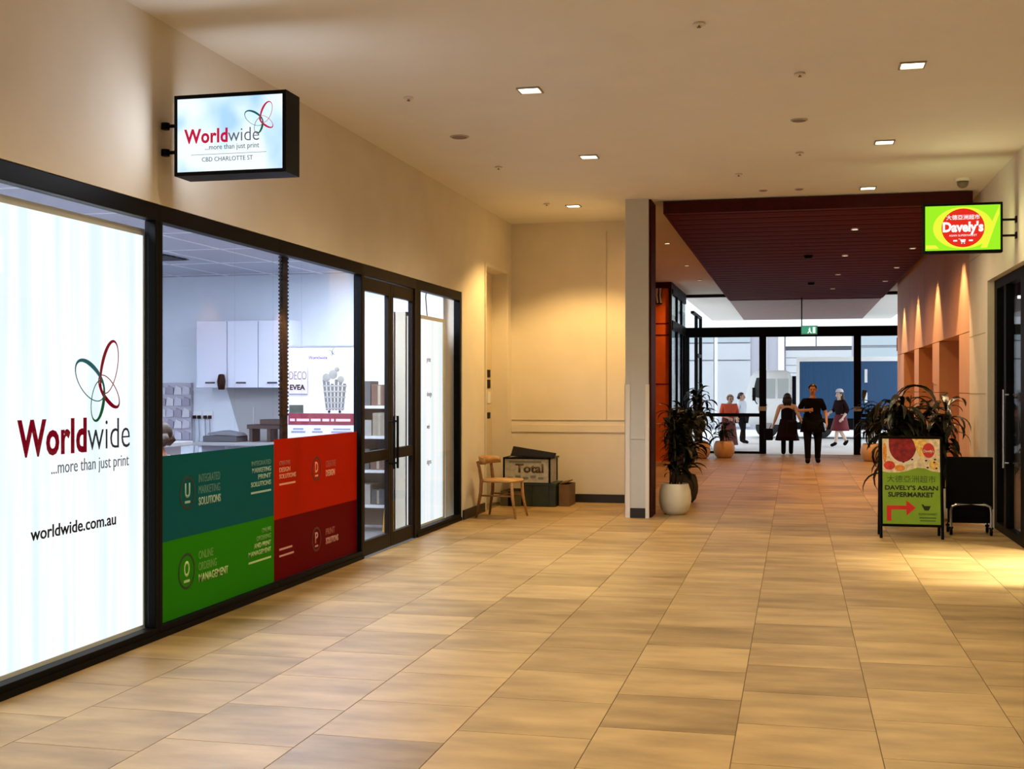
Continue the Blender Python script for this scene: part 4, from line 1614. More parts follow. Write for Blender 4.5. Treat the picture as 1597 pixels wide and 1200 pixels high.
obj('tape', b, M_BLACK, t)
# display crate with printed sides
t = thing('display_box', 'white printed display box with black edges resting on the crate', 'box', (-3.35, 15.5, 0.31))
PRT = mat('printed_grey_white', (0.42, 0.40, 0.34), 0.6, noise=0.2, nscale=18)
x0, x1, y0, y1, z0, z1 = -3.66, -3.04, 15.22, 15.72, 0.31, 0.63
b = BM()
bx(b, x0 + 0.012, x1 - 0.012, y0 + 0.012, y1 - 0.012, z0, z1 - 0.01)
obj('body', b, PRT, t)
b = BM()
for x in (x0, x1 - 0.022):
    for y in (y0, y1 - 0.022):
        bx(b, x, x + 0.022, y, y + 0.022, z0, z1)
for z in (z1 - 0.02,):
    bx(b, x0, x1, y0, y0 + 0.022, z, z + 0.02)
    bx(b, x0, x1, y1 - 0.022, y1, z, z + 0.02)
    bx(b, x0, x0 + 0.022, y0, y1, z, z + 0.02)
    bx(b, x1 - 0.022, x1, y0, y1, z, z + 0.02)
obj('edging', b, M_BLACK, t)
text('lettering', 'Total', mat('print_brown', (0.08, 0.045, 0.025), 0.6), t, (x0 + 0.16, y0 + 0.011, z0 + 0.13), RF, UP, width=0.37, height=0.11, bold=0.03)
b = BM()
for k in range(5):
    bx(b, x0 + 0.06 + 0.1 * k, x0 + 0.13 + 0.1 * k, y0 + 0.009, y0 + 0.011, z0 + 0.04 + 0.02 * (k % 2), z0 + 0.07 + 0.02 * (k % 2))
bx(b, x0 + 0.08, x0 + 0.5, y0 + 0.009, y0 + 0.011, z1 - 0.07, z1 - 0.045)
obj('print_marks', b, mat('print_teal_grey', (0.16, 0.18, 0.16), 0.6), t)
b = BM()
poly(b, [(-3.60, 0.645), (-3.02, 0.61), (-3.0, 0.68), (-3.565, 0.765)], (0, 15.42, 0), RF, UP, 0.02)
poly(b, [(-3.60, 0.645), (-3.02, 0.61), (-3.02, 0.63), (-3.60, 0.665)], (0, 15.72, 0), RF, UP, 0.32)
obj('lid', b, mat('black_lid', (0.010, 0.009, 0.012), 0.5), t)

# ---- potted plants


def leaf_mesh(L, wd, droop, m, nm):
    b = BM()
    n_ = 7
    rows_ = []
    for k in range(n_ + 1):
        s = k / n_
        ang = 1.15 - droop * s
        if k == 0:
            p = Vector((0, 0, 0))
        else:
            p = p + Vector((math.cos(ang), 0, math.sin(ang))) * (L / n_)
        w_ = wd * (0.25 + 1.6 * s) * (1 - s) ** 0.75 * 1.35 + 0.002
        rows_.append((p.copy(), w_))
    V = []
    for p, w_ in rows_:
        V.append([b.verts.new(p + Vector((0, -w_, w_ * 0.35))), b.verts.new(p), b.verts.new(p + Vector((0, w_, w_ * 0.35)))])
    for k in range(n_):
        b.faces.new((V[k][0], V[k][1], V[k + 1][1], V[k + 1][0]))
        b.faces.new((V[k][1], V[k][2], V[k + 1][2], V[k + 1][1]))
    bmesh.ops.solidify(b, geom=list(b.faces), thickness=0.003)
    return mesh_of(nm, b, m, True)


LV = [leaf_mesh(0.40, 0.042, 1.6, M_LEAF, 'leaf'), leaf_mesh(0.48, 0.034, 2.5, M_LEAF, 'leaf'), leaf_mesh(0.42, 0.055, 2.1, M_LEAF, 'leaf')]
LB = [leaf_mesh(0.46, 0.036, 2.2, M_LEAF2, 'leaf'), leaf_mesh(0.52, 0.030, 2.9, M_LEAF2, 'leaf'), leaf_mesh(0.44, 0.042, 2.4, M_LEAF, 'leaf')]


def pot_shape(kind):
    if kind == 'egg':
        return [(0.12, 0.0), (0.165, 0.05), (0.19, 0.14), (0.195, 0.2), (0.185, 0.29), (0.165, 0.36), (0.16, 0.372), (0.145, 0.372), (0.145, 0.33)]
    return [(0.15, 0.0), (0.2, 0.06), (0.235, 0.17), (0.225, 0.28), (0.19, 0.36), (0.18, 0.37), (0.165, 0.37), (0.165, 0.33)]


def plant(label, x, y, kind, pm, h, n_leaf, crowns, seed, lv, scale=1.0, bias=(0, 0), pot_k=1.0, avoid=None, squeeze=0.5):
    t = thing('potted_plant', label, 'plant', (x, y, 0), 0, 'potted plants in the corridor')
    b = BM()
    lathe(b, [(r_ * pot_k, z * pot_k) for r_, z in pot_shape(kind)], (0, 0, 0), 28)
    obj('pot', b, pm, t, True, True)
    b = BM()
    lathe(b, [(0.14 * pot_k, 0.325 * pot_k), (0.143 * pot_k, 0.335 * pot_k), (0.05, 0.345 * pot_k)], (0, 0, 0), 20)
    obj('soil', b, M_SOIL, t, False, True)
    rn = random.Random(seed)
    zt = 0.34 * pot_k
    stems = []
    for c_ in range(crowns):
        a = 2 * PI * c_ / crowns + rn.uniform(-.4, .4)
        hh = zt + (h - zt) * rn.uniform(0.55, 0.85)
        r_ = rn.uniform(0.02, 0.13)
        top = Vector((math.cos(a) * r_ * 1.6 + bias[0] * rn.uniform(0.3, 1), math.sin(a) * r_ * 1.2 + bias[1], hh))
        base = Vector((math.cos(a) * 0.06, math.sin(a) * 0.06, zt - 0.03))
        mid = (top + base) / 2 + Vector((rn.uniform(-.03, .03), rn.uniform(-.03, .03), 0))
        b = BM()
        tube(b, [base, mid, top], [0.012, 0.010, 0.006], 6)
        obj('stem', b, M_STEM, t, True, True)
        stems.append((base, mid, top))
    for k in range(n_leaf):
        base, mid, top = stems[k % crowns]
        s = rn.uniform(0.12, 1.0) ** 0.75
        p = (base.lerp(mid, s * 2) if s < 0.5 else mid.lerp(top, s * 2 - 1))
        o_ = bpy.data.objects.new('leaf', rn.choice(lv))
        C.objects.link(o_)
        o_.parent = t
        o_.location = p
        o_.rotation_euler = (rn.uniform(-.3, .3), rn.uniform(-0.45, 0.55), rn.uniform(0, 2 * PI))
        k_ = scale * rn.uniform(0.7, 1.15)
        if avoid is not None and math.cos(o_.rotation_euler.z - avoid) > 0.1:
            k_ *= squeeze
        o_.scale = (k_, k_ * rn.uniform(0.9, 1.3), k_)
    return t


plant('dark leafy plant in an egg shaped cream pot by the wall end', -1.41, 14.72, 'egg', M_CREAMPOT, 1.42, 170, 8, 5, LV, 0.8, (0.03, 0.0), 1.0, PI)
plant('dark leafy plant at the wall end, behind the cream pot', -1.45, 16.3, 'egg', M_SOIL, 1.40, 60, 6, 6, LV, 0.75, (-0.03, 0))
plant('tall dark plant in a sandy pot left of the exit', -2.02, 26.6, 'round', M_TERRACOTTA_POT, 1.75, 80, 7, 8, LV, 1.0)
plant('dark plant in a sandy pot right of the tall one by the exit', -1.52, 27.0, 'round', M_TERRACOTTA_POT, 0.9, 40, 5, 9, LV, 0.8)
plant('bushy dark plant by the left glazing, in front of the tall one', -2.15, 24.4, 'round', M_SOIL, 1.3, 70, 6, 10, LV, 1.0)
plant('bronze leaved plant behind the top of the A-frame board', 1.12, 14.3, 'egg', M_CREAMPOT, 1.78, 170, 9, 14, LB, 1.0, (0.0, 0))
plant('bronze leaved plant behind the black trolley', 1.60, 14.75, 'egg', M_CREAMPOT, 1.58, 190, 9, 12, LB, 1.0, (-0.02, 0), 1.0, 0.0, 0.72)
plant('dark plant in a sandy pot right of the exit opening', 1.55, 26.4, 'round', M_TERRACOTTA_POT, 1.5, 60, 6, 13, LV, 1.0)

# ================================================================== EXIT
YD = 28.9
ex = tag(bpy.data.objects.new('door_3', None), 'black framed glass exit doors at the corridor end', None, None, 'structure')
C.objects.link(ex)
ex.location = (0, YD, 0)
b = BM()
bx(b, -2.60, 2.6, YD, YD + 0.12, 2.72, 2.95)
obj('header', b, M_BLACK, ex)
b = BM()
bx(b, -2.60, 2.6, YD, YD + 0.12, 3.66, ZC + 0.1)
obj('head_rail', b, M_DOORF, ex)
for x0, x1, nm in ((-2.60, -2.44, 'post'), (-0.82, -0.66, 'post'), (1.30, 1.46, 'post'), (2.45, 2.6, 'post')):
    b = BM()
    bx(b, x0, x1, YD, YD + 0.12, 0, 2.72)
    if x0 in (-0.82,):
        pass
    obj(nm, b, M_BLACK, ex)
for x in (-0.74, 1.38):
    b = BM()
    bx(b, x - 0.09, x + 0.09, YD - 0.05, YD - 0.001, 1.0, 1.1)
    obj('door_switch', b, M_STEEL, ex)
for x0, x1 in ((-2.44, -0.82), (1.46, 2.45)):
    b = BM()
    bx(b, x0, x1, YD + 0.02, YD + 0.10, 0.0, 0.05)
    bx(b, x0, x1, YD + 0.02, YD + 0.10, 0.86, 0.94)
    obj('rail', b, M_BLACK, ex)
    for z0, z1 in ((0.05, 0.86), (0.94, 2.72)):
        b = BM()
        bx(b, x0, x1, YD + 0.055, YD + 0.065, z0, z1)
        obj('pane', b, M_GLASS, ex)
for x0, x1 in ((-2.6, -0.75), (-0.745, 1.375), (1.38, 2.6)):
    b = BM()
    bx(b, x0, x1, YD + 0.055, YD + 0.065, 2.95, 3.66)
    obj('transom_pane', b, M_GLASS, ex)

# exit sign
t = thing('exit_sign', 'small green running man exit sign hanging before the glass doors', 'exit sign', (0.30, 28.4, 2.75))
b = BM()
bx(b, 0.12, 0.49, 28.38, 28.44, 2.74, 2.94, 0.006)
obj('casing', b, mat('exit_green_case', (0.10, 0.28, 0.18), 0.5), t)
b = BM()
bx(b, 0.135, 0.475, 28.373, 28.379, 2.755, 2.925)
obj('face', b, glow('exit_green', (0.08, 0.42, 0.24), 0.8), t)
b = BM()
g_e = glow('exit_white', (0.85, 1, 0.9), 1.0)
ball(b, (0.315, 28.370, 2.885), 0.016, 0.002, 0.016, 10, 6)
poly(b, [(0.285, 2.87), (0.33, 2.87), (0.335, 2.815), (0.37, 2.77), (0.345, 2.765), (0.31, 2.80), (0.28, 2.765), (0.26, 2.775), (0.295, 2.82)], (0, 28.372, 0), RF, UP, 0.002)
obj('running_man', b, g_e, t)
b = BM()
bx(b, 0.38, 0.44, 28.370, 28.372, 2.77, 2.91)
obj('door_symbol', b, g_e, t)
b = BM()
tube(b, [(0.14, 28.41, 2.94), (0.14, 28.41, 3.58)], 0.015, 6)
obj('drop_rod', b, M_BLACK, t)
# red fire sign at the right
t = thing('fire_sign', 'small red sign projecting beside the right exit pane', 'sign', (2.15, 26.6, 2.3))
b = BM()
bx(b, 2.06, 2.30, 26.6, 26.63, 2.30, 2.58, 0.004)
obj('plate', b, mat('fire_red', (0.30, 0.012, 0.012), 0.5), t)
b = BM()
bx(b, 2.15, 2.20, 26.597, 26.5995, 2.36, 2.52)
obj('symbol', b, M_WHITE, t)
b = BM()
bx(b, 2.30, 2.6, 26.605, 26.625, 2.42, 2.46)
obj('arm', b, M_STEEL, t)
# hanging white sign fins at the orange wall
t = thing('hanging_sign', 'white curved sign with dark strokes at the top of the orange wall', 'sign', (-2.78, 25.35, 3.27))
for i, x in enumerate((-2.87, -2.80, -2.73)):
    b = BM()
    poly(b, [(x - 0.022, 3.60), (x + 0.022, 3.60), (x + 0.012, 3.45), (x + 0.03, 3.30), (x - 0.005, 3.29), (x - 0.025, 3.44)], (0, 25.35, 0), RF, UP, 0.02)
    obj('stroke', b, mat('sign_white', (0.8, 0.8, 0.76), 0.5) if i else mat('sign_grey_fin', (0.4, 0.42, 0.4), 0.5), t)
b = BM()
bx(b, -2.90, -2.70, 25.355, 25.39, 3.27, 3.60)
obj('back_plate', b, M_DOORF, t)

# ================================================================== STREET OUTSIDE
M_PAVE = mat('pale_concrete', (0.80, 0.78, 0.75), 0.7, noise=0.05, nscale=2)
b = BM()
bx(b, -30, 30, 28.901, 60, -0.12, -0.002)
struct('floor_street', b, M_PAVE, 'pale concrete pavement and road outside the exit')
b = BM()
bx(b, -2.6, -1.51, 29.02, 37.4, 3.7, 3.85)
bx(b, 1.92, 2.9, 29.02, 37.4, 3.7, 3.85)
bx(b, -2.6, 2.9, 37.4, 39.5, 3.7, 3.85)
struct('ceiling_canopy', b, mat('canopy_white', (0.74, 0.70, 0.64), 0.6), 'pale canopy soffit outside the exit')
t = thing('canopy_slats', 'brown slatted soffit continuing outside above the exit', 'ceiling panel', (0.2, 29.1, 3.58))
b = BM()
bx(b, -1.508, 1.918, 29.03, 37.39, 3.62, 3.80)
obj('tray', b, M_REDWOOD, t)
b = BM()
y = 29.05
while y < 37.2:
    bx(b, -1.508, 1.918, y, y + 0.135, 3.58, 3.619)
    y += 0.15
tag(obj('slat', b, mat('glass_paled_timber', (0.20, 0.10, 0.07), 0.5, noise=0.2), t), 'narrow brown timber slats', None, None, 'stuff')  # browner, paler tone imitates reflections in the transom glass
# lobby side screen outside
t = thing('glass_screen', 'black framed glass side screen just outside the exit', 'screen', (-2.35, 31, 0))
b = BM()
for y in (30.2, 31.6):
    bx(b, -2.42, -2.34, y, y + 0.08, 0, 3.3)
bx(b, -2.42, -2.34, 30.2, 31.68, 2.3, 2.38)
bx(b, -2.42, -2.34, 29.1, 31.68, 3.3, 3.36)
obj('frame', b, M_BLACK, t)
b = BM()
bx(b, -2.385, -2.375, 30.28, 31.6, 0.05, 2.3)
obj('pane', b, M_DGLASS, t)

# facade across the street: separate cladding panels and a roller door
fc = thing('facade', 'pale grey panelled building facade across the street', 'building', (0, 46.2, 0))
FA = mat('facade_pale_grey', (0.50, 0.52, 0.55), 0.6, noise=0.04, nscale=1)
FB = mat('facade_lilac_grey', (0.44, 0.44, 0.50), 0.6)
FW = mat('facade_white', (0.75, 0.76, 0.78), 0.5)
FG = mat('facade_glassy', (0.40, 0.47, 0.50), 0.25)
b = BM()
bx(b, -14, 14, 46.2, 46.6, 0, 9)
obj('wall', b, FB, fc)
b = BM()
bx(b, -8, 8, 46.05, 46.199, 3.78, 5.2)
obj('white_band', b, mat('facade_bright_white', (0.9, 0.9, 0.9), 0.5), fc)
xs = [-6.0, -4.4, -2.95, -1.6]
for i in range(3):
    for z0, z1 in ((0.1, 2.55), (2.6, 3.2), (3.25, 3.77)):
        b = BM()
        bx(b, xs[i] + 0.03, xs[i + 1] - 0.03, 46.1, 46.199, z0, z1)
        obj('cladding_panel', b, FA if z0 < 3 else FG, fc)
for x in (-1.25, -0.62):
    b = BM()
    bx(b, x, x + 0.22, 46.0, 46.199, 0, 3.77)
    obj('pilaster', b, FW, fc)
for x0, x1 in ((-0.35, 0.72), (0.76, 2.0)):
    b = BM()
    bx(b, x0, x1, 46.08, 46.199, 3.08, 3.7)
    obj('fascia_panel', b, FW, fc)
b = BM()
bx(b, -0.35, 2.0, 46.12, 46.199, 2.95, 3.07)
obj('shadow_gap', b, mat('facade_dark', (0.06, 0.06, 0.07), 0.6), fc)
for k in range(10):
    b = BM()
    bx(b, -0.35, 2.0, 46.13, 46.199, 0.15 + k * 0.28, 0.41 + k * 0.28)
    obj('roller_slat', b, FA, fc)
for x0, x1 in ((2.3, 4.2), (4.3, 7.0)):
    for z0, z1 in ((2.6, 3.0), (3.1, 3.7)):
        b = BM()
        bx(b, x0, x1, 46.1, 46.199, z0, z1)
        obj('window_band', b, FG, fc)
b = BM()
tube(b, [(-2.82, 45.0, 0), (-2.82, 45.0, 3.4)], 0.06, 10)
po_ = obj('street_pole', b, FW)
tag(po_, 'slim white pole standing in front of the grey facade', 'pole')

# truck
tk = thing('delivery_truck', 'white delivery truck with blue cargo box parked across the exit', 'truck', (0.5, 38.6, 0))
TW = mat('truck_white', (0.78, 0.80, 0.80), 0.35)
b = BM()
poly(b, [(-1.52, 0.42), (-0.12, 0.42), (-0.12, 1.95), (-0.22, 2.08), (-1.12, 2.08), (-1.32, 1.95), (-1.50, 1.30), (-1.56, 1.0)], (0, 39.6, 0), RF, UP, 1.6)
bmesh.ops.bevel(b, geom=list(b.edges), offset=0.05, segments=2, affect='EDGES')
obj('cab', b, TW, tk, True)
b = BM()
poly(b, [(-1.30, 1.28), (-1.0, 1.22), (-1.0, 1.85), (-1.16, 1.85)], (0, 37.995, 0), RF, UP, 0.012)
obj('side_window', b, mat('truck_glass', (0.05, 0.06, 0.06), 0.1), tk)
for x0, x1 in ((-0.92, -0.60), (-0.52, -0.20)):
    b = BM()
    bx(b, x0, x1, 37.985, 37.997, 1.22, 1.82, 0.004)
    obj('rear_side_pane', b, mat('truck_grey_pane', (0.42, 0.46, 0.46), 0.2), tk)
b = BM()
bx(b, -1.28, -1.18, 37.8, 37.86, 1.15, 1.55, 0.01)
tube(b, [(-1.23, 37.83, 1.2), (-1.15, 38.0, 1.05)], 0.015, 6)
obj('mirror', b, M_BLACK, tk)
b = BM()
bx(b, -1.0, -0.85, 37.95, 37.99, 1.0, 1.04)
obj('door_handle', b, M_BLACK, tk)
b = BM()
bx(b, 0.13, 4.2, 38.0, 39.7, 0.62, 2.34)
obj('cargo_curtain', b, mat('truck_blue', (0.006, 0.062, 0.16), 0.5, noise=0.12, nscale=3, nstretch=(6, 1, 0.3)), tk)
b = BM()
bx(b, 0.03, 4.25, 37.97, 39.75, 2.34, 2.48)
bx(b, 0.03, 0.12, 37.97, 39.75, 0.5, 2.34)
bx(b, 4.2, 4.28, 37.97, 39.75, 0.5, 2.34)
obj('cargo_frame', b, TW, tk)
b = BM()
bx(b, 2.02, 2.10, 37.96, 37.999, 1.7, 2.1)
bx(b, 2.02, 2.10, 37.96, 37.999, 1.1, 1.4)
obj('curtain_tag', b, TW, tk)
b = BM()
bx(b, -0.1, 4.2, 38.05, 39.6, 0.28, 0.62)
bx(b, -0.10, 0.02, 38.1, 39.6, 0.62, 1.9)
obj('chassis', b, M_BLACK, tk)
for x in (-0.85, 0.75, 3.2):
    for y in (38.16, 39.5):
        b = BM()
        lathe(b, [(0.18, -0.11), (0.33, -0.10), (0.345, 0), (0.33, 0.10), (0.18, 0.11)], (0, 0, 0), 20)
        bmesh.ops.transform(b, matrix=Matrix.Translation((x, y, 0.345)) @ Matrix.Rotation(PI / 2, 4, 'X'), verts=b.verts)
        wh = obj('wheel', b, mat('tyre', (0.015, 0.015, 0.015), 0.8), tk, True)
        b = BM()
        lathe(b, [(0.15, -0.115), (0.17, -0.112), (0.17, 0.112), (0.15, 0.115)], (0, 0, 0), 16)
        bmesh.ops.transform(b, matrix=Matrix.Translation((x, y, 0.345)) @ Matrix.Rotation(PI / 2, 4, 'X'), verts=b.verts)
        obj('hub', b, M_STEEL, wh)

# ================================================================== PEOPLE


def skin_mesh(chains, levels=2):
    """chains: list of lists of (x,y,z,r[,ry]); chains that share a point are joined there."""
    verts, idx, eds, rad = [], {}, [], []
    for ch_ in chains:
        prev = None
        for p in ch_:
            k = tuple(round(v, 4) for v in p[:3])
            if k not in idx:
                idx[k] = len(verts)
                verts.append(p[:3])
                rad.append((p[3], p[4] if len(p) > 4 else p[3]))
            if prev is not None:
                eds.append((prev, idx[k]))
            prev = idx[k]
    me = bpy.data.meshes.new('tmp')
    me.from_pydata(verts, eds, [])
    ob = bpy.data.objects.new('tmp', me)
    C.objects.link(ob)
    ob.modifiers.new('skin', 'SKIN')
    sk = me.skin_vertices[0].data
    for i, r_ in enumerate(rad):
        sk[i].radius = r_
        sk[i].use_root = (i == 0)
    if levels:
        s = ob.modifiers.new('sub', 'SUBSURF')
        s.levels = levels
    dg = bpy.context.evaluated_depsgraph_get()
    res = bpy.data.meshes.new_from_object(ob.evaluated_get(dg))
    bpy.data.objects.remove(ob)
    bpy.data.meshes.remove(me)
    b = BM()
    b.from_mesh(res)
    bpy.data.meshes.remove(res)
    return b


def V3(a, b_, t_):
    return tuple(a[i] + (b_[i] - a[i]) * t_ for i in range(3))


def hand_chains(wr, d, side, curl=0.5):
    """wrist point, direction of the forearm, side vector across the palm."""
    wr, d, side = Vector(wr), Vector(d).normalized(), Vector(side).normalized()
    nrm = d.cross(side)
    palm = wr + d * 0.075
    out = [[(*wr, 0.024), (*palm, 0.034, 0.02)]]
    for i, (off, L) in enumerate(((-0.03, 0.06), (-0.011, 0.072), (0.01, 0.068), (0.028, 0.052))):
        k1 = palm + d * 0.03 + side * off
        k2 = k1 + (d + nrm * curl * 0.5).normalized() * L * 0.55
        k3 = k2 + (d + nrm * curl * 1.6).normalized() * L * 0.45
        out.append([(*palm, 0.034, 0.02), (*k1, 0.010), (*k2, 0.009), (*k3, 0.007)])
    th0 = wr + d * 0.035 - side * 0.03
    th1 = th0 + (d - side * 0.8).normalized() * 0.035
    th2 = th1 + (d + nrm * curl).normalized() * 0.03
    out.append([(*palm, 0.034, 0.02), (*th0, 0.013), (*th1, 0.011), (*th2, 0.008)])
    return out


SKIN = mat('skin', (0.52, 0.30, 0.21), 0.55)
HAIRB = mat('black_hair', (0.012, 0.010, 0.010), 0.5)


def person(label, loc, rz, J, skin=SKIN):
    """J: dict of joints in local space, facing -y. Returns the Empty."""
    t = thing('person', label, 'person', loc, rz)
    head = Vector(J['head'])
    neck = Vector(J['neck'])
    pel = J['pelvis']
    chest = J['chest']
    chains = [[(*pel, 0.13, 0.10), (*V3(pel, chest, 0.5), 0.12, 0.09), (*chest, 0.14, 0.10), (*neck, 0.05), (*V3(neck, head, 0.45), 0.05),
               (*(head + Vector((0, -0.012, -0.05))), 0.066, 0.07), (*(head + Vector((0, 0, 0.02))), 0.075, 0.092), (*(head + Vector((0, 0.005, 0.085))), 0.055, 0.065)]]
    for s in ('l', 'r'):
        sh_, el, wr = J['sh_' + s], J['el_' + s], J['wr_' + s]
        chains.append([(*chest, 0.14, 0.10), (*sh_, 0.056), (*V3(sh_, el, 0.5), 0.050), (*el, 0.042), (*V3(el, wr, 0.4), 0.041), (*wr, 0.027)])
        d = Vector(wr) - Vector(el)
        sv = Vector((0, 1, 0)) if abs(d.normalized().z) > 0.6 else Vector((0, 0, 1))
        if s == 'l':
            sv = -sv
        chains += hand_chains(wr, d, sv - d.normalized() * sv.dot(d.normalized()))
        hp, kn, an, to = J['hip_' + s], J['kn_' + s], J['an_' + s], J['toe_' + s]
        chains.append([(*pel, 0.13, 0.10), (*hp, 0.085), (*V3(hp, kn, 0.5), 0.072), (*kn, 0.052), (*V3(kn, an, 0.35), 0.052), (*an, 0.034), (*to, 0.03)])
    obj('body', skin_mesh(chains), skin, t, True, True)
    # face
    fx = head
    b = BM()
    for s in (-1, 1):
        ball(b, (fx.x + s * 0.032, fx.y - 0.082, fx.z + 0.01), 0.012, 0.008, 0.008, 8, 6)
    obj('eyes', b, HAIRB, t, True, True)
    b = BM()
    ball(b, (fx.x, fx.y - 0.092, fx.z - 0.018), 0.013, 0.02, 0.022, 8, 6)
    obj('nose', b, skin, t, True, True)
    b = BM()
    ball(b, (fx.x, fx.y - 0.078, fx.z - 0.052), 0.024, 0.01, 0.008, 8, 6)
    obj('mouth', b, mat('lips', (0.36, 0.10, 0.08), 0.5), t, True, True)
    b = BM()
    for s in (-1, 1):
        ball(b, (fx.x + s * 0.079, fx.y + 0.005, fx.z), 0.010, 0.02, 0.03, 8, 6)
    obj('ears', b, skin, t, True, True)
    return t


def garment(t, name, chains, m, levels=2):
    return obj(name, skin_mesh(chains, levels), m, t, True, True)


def hair_cap(t, head, m, back=0.0, drop=0.0, name='hair'):
    b = BM()
    ball(b, (head[0], head[1] + 0.022, head[2] + 0.035), 0.088, 0.098, 0.092, 16, 12)
    bmesh.ops.delete(b, geom=[v for v in b.verts if v.co.y < head[1] - 0.035 and v.co.z < head[2] + 0.062], context='VERTS')
    if drop:
        for s in (-1, 0, 1):
            tube(b, [(head[0] + s * 0.055, head[1] + 0.06, head[2] + 0.02), (head[0] + s * 0.065, head[1] + 0.075, head[2] - drop * 0.5), (head[0] + s * 0.05, head[1] + 0.065, head[2] - drop)], [0.045, 0.05, 0.025], 10)
    return obj(name, b, m, t, True, True)


def shoes(t, J, m):
    for s in ('l', 'r'):
        an, to = Vector(J['an_' + s]), Vector(J['toe_' + s])
        to = to + Vector((0, -0.012, 0))
        mid = V3(an, to, 0.55)
        obj('shoe', skin_mesh([[(*(an + Vector((0, 0, 0.05))), 0.05), (*an, 0.054), (*mid, 0.054, 0.05), (*to, 0.056, 0.044)]], 1), m, t, True, True)


def lg(J, s, k):
    return J[s]


BLK = mat('black_cloth', (0.004, 0.004, 0.005), 0.9, spec=0.1)
BLK2 = mat('charcoal_cloth', (0.006, 0.005, 0.007), 0.9, spec=0.1)


def top_chains(J, r=1.15, sleeve=0.6, hem=0.06):
    pel, chest, neck = J['pelvis'], J['chest'], J['neck']
    out = [[(pel[0], pel[1], pel[2] - hem, 0.15 * r, 0.115 * r), (*V3(pel, chest, 0.5), 0.142 * r, 0.108 * r), (*chest, 0.155 * r, 0.115 * r), (*V3(chest, neck, 0.75), 0.085)]]
    for s in ('l', 'r'):
        sh_, el, wr = J['sh_' + s], J['el_' + s], J['wr_' + s]
        c_ = [(*chest, 0.155 * r, 0.115 * r), (*sh_, 0.068)]
        if sleeve <= 1:
            c_.append((*V3(sh_, el, sleeve), 0.06))
        else:
            c_ += [(*el, 0.052), (*V3(el, wr, sleeve - 1), 0.042)]
        out.append(c_)
    return out


def leg_chains(J, r=1.15, to=0.95):
    pel = J['pelvis']
    out = []
    for s in ('l', 'r'):
        hp, kn, an = J['hip_' + s], J['kn_' + s], J['an_' + s]
        out.append([(pel[0], pel[1], pel[2], 0.145 * r, 0.115 * r), (*hp, 0.098 * r), (*V3(hp, kn, 0.5), 0.084 * r), (*kn, 0.065 * r), (*V3(kn, an, 0.5), 0.058 * r), (*V3(kn, an, to), 0.05 * r)])
    return out


def skirt(t, top, bot, r0, r1, m, name='skirt', sy=0.75):
    b = BM()
    n_ = 24
    R_ = []
    for k in range(5):
        s = k / 4
        c_ = V3(top, bot, s)
        rr_ = r0 + (r1 - r0) * s
        R_.append([b.verts.new((c_[0] + rr_ * (1 + 0.06 * math.sin(q * 5) * s) * math.cos(2 * PI * q / n_), c_[1] + sy * rr_ * (1 + 0.06 * math.sin(q * 5) * s) * math.sin(2 * PI * q / n_), c_[2])) for q in range(n_)])
    for k in range(4):
        for q in range(n_):
            b.faces.new((R_[k][q], R_[k][(q + 1) % n_], R_[k + 1][(q + 1) % n_], R_[k + 1][q]))
    b.faces.new(R_[0])
    bmesh.ops.recalc_face_normals(b, faces=b.faces)
    bmesh.ops.solidify(b, geom=list(b.faces), thickness=0.008)
    return obj(name, b, m, t, True, True)


# person 1: in black, walking towards the viewer, right forearm across the waist
J1 = dict(pelvis=(0, 0, 0.86), chest=(0, 0.01, 1.20), neck=(0, 0.01, 1.36), head=(0.0, -0.015, 1.49),
          sh_l=(0.172, 0.01, 1.26), el_l=(0.255, 0.03, 1.03), wr_l=(0.27, -0.06, 0.86),
          sh_r=(-0.172, 0.01, 1.26), el_r=(-0.275, 0.0, 1.06), wr_r=(-0.09, -0.20, 1.08),
          hip_l=(0.10, 0, 0.80), kn_l=(0.105, -0.02, 0.45), an_l=(0.10, 0.06, 0.085), toe_l=(0.11, -0.08, 0.032),
          hip_r=(-0.10, 0, 0.80), kn_r=(-0.10, -0.10, 0.46), an_r=(-0.095, -0.14, 0.085), toe_r=(-0.10, -0.29, 0.032))
p = person('person in black top and trousers walking towards the viewer', (0.34, 25.5, 0), 0, J1)
garment(p, 'shirt', top_chains(J1, 1.2, 0.9, 0.16), BLK)
garment(p, 'trousers', leg_chains(J1, 1.2, 1.08), BLK)
skirt(p, (0, 0, 1.0), (0, 0, 0.63), 0.175, 0.25, BLK, 'tunic_hem', 0.7)
shoes(p, J1, BLK2)
hair_cap(p, J1['head'], HAIRB)
b = BM()
ball(b, (J1['head'][0], J1['head'][1] + 0.10, J1['head'][2] + 0.07), 0.045, 0.045, 0.045)
obj('hair_bun', b, HAIRB, p, True, True)
b = BM()
tube(b, [(-0.33, 0.0, 1.02), (-0.38, 0.0, 0.85)], 0.012, 6)
bx(b, -0.50, -0.30, -0.10, 0.10, 0.58, 0.86, 0.03)
bag = obj('shoulder_bag', b, BLK2)
bag.location = (0.34, 25.5, 0)
tag(bag, 'black bag hanging at the side of the person in black', 'bag')

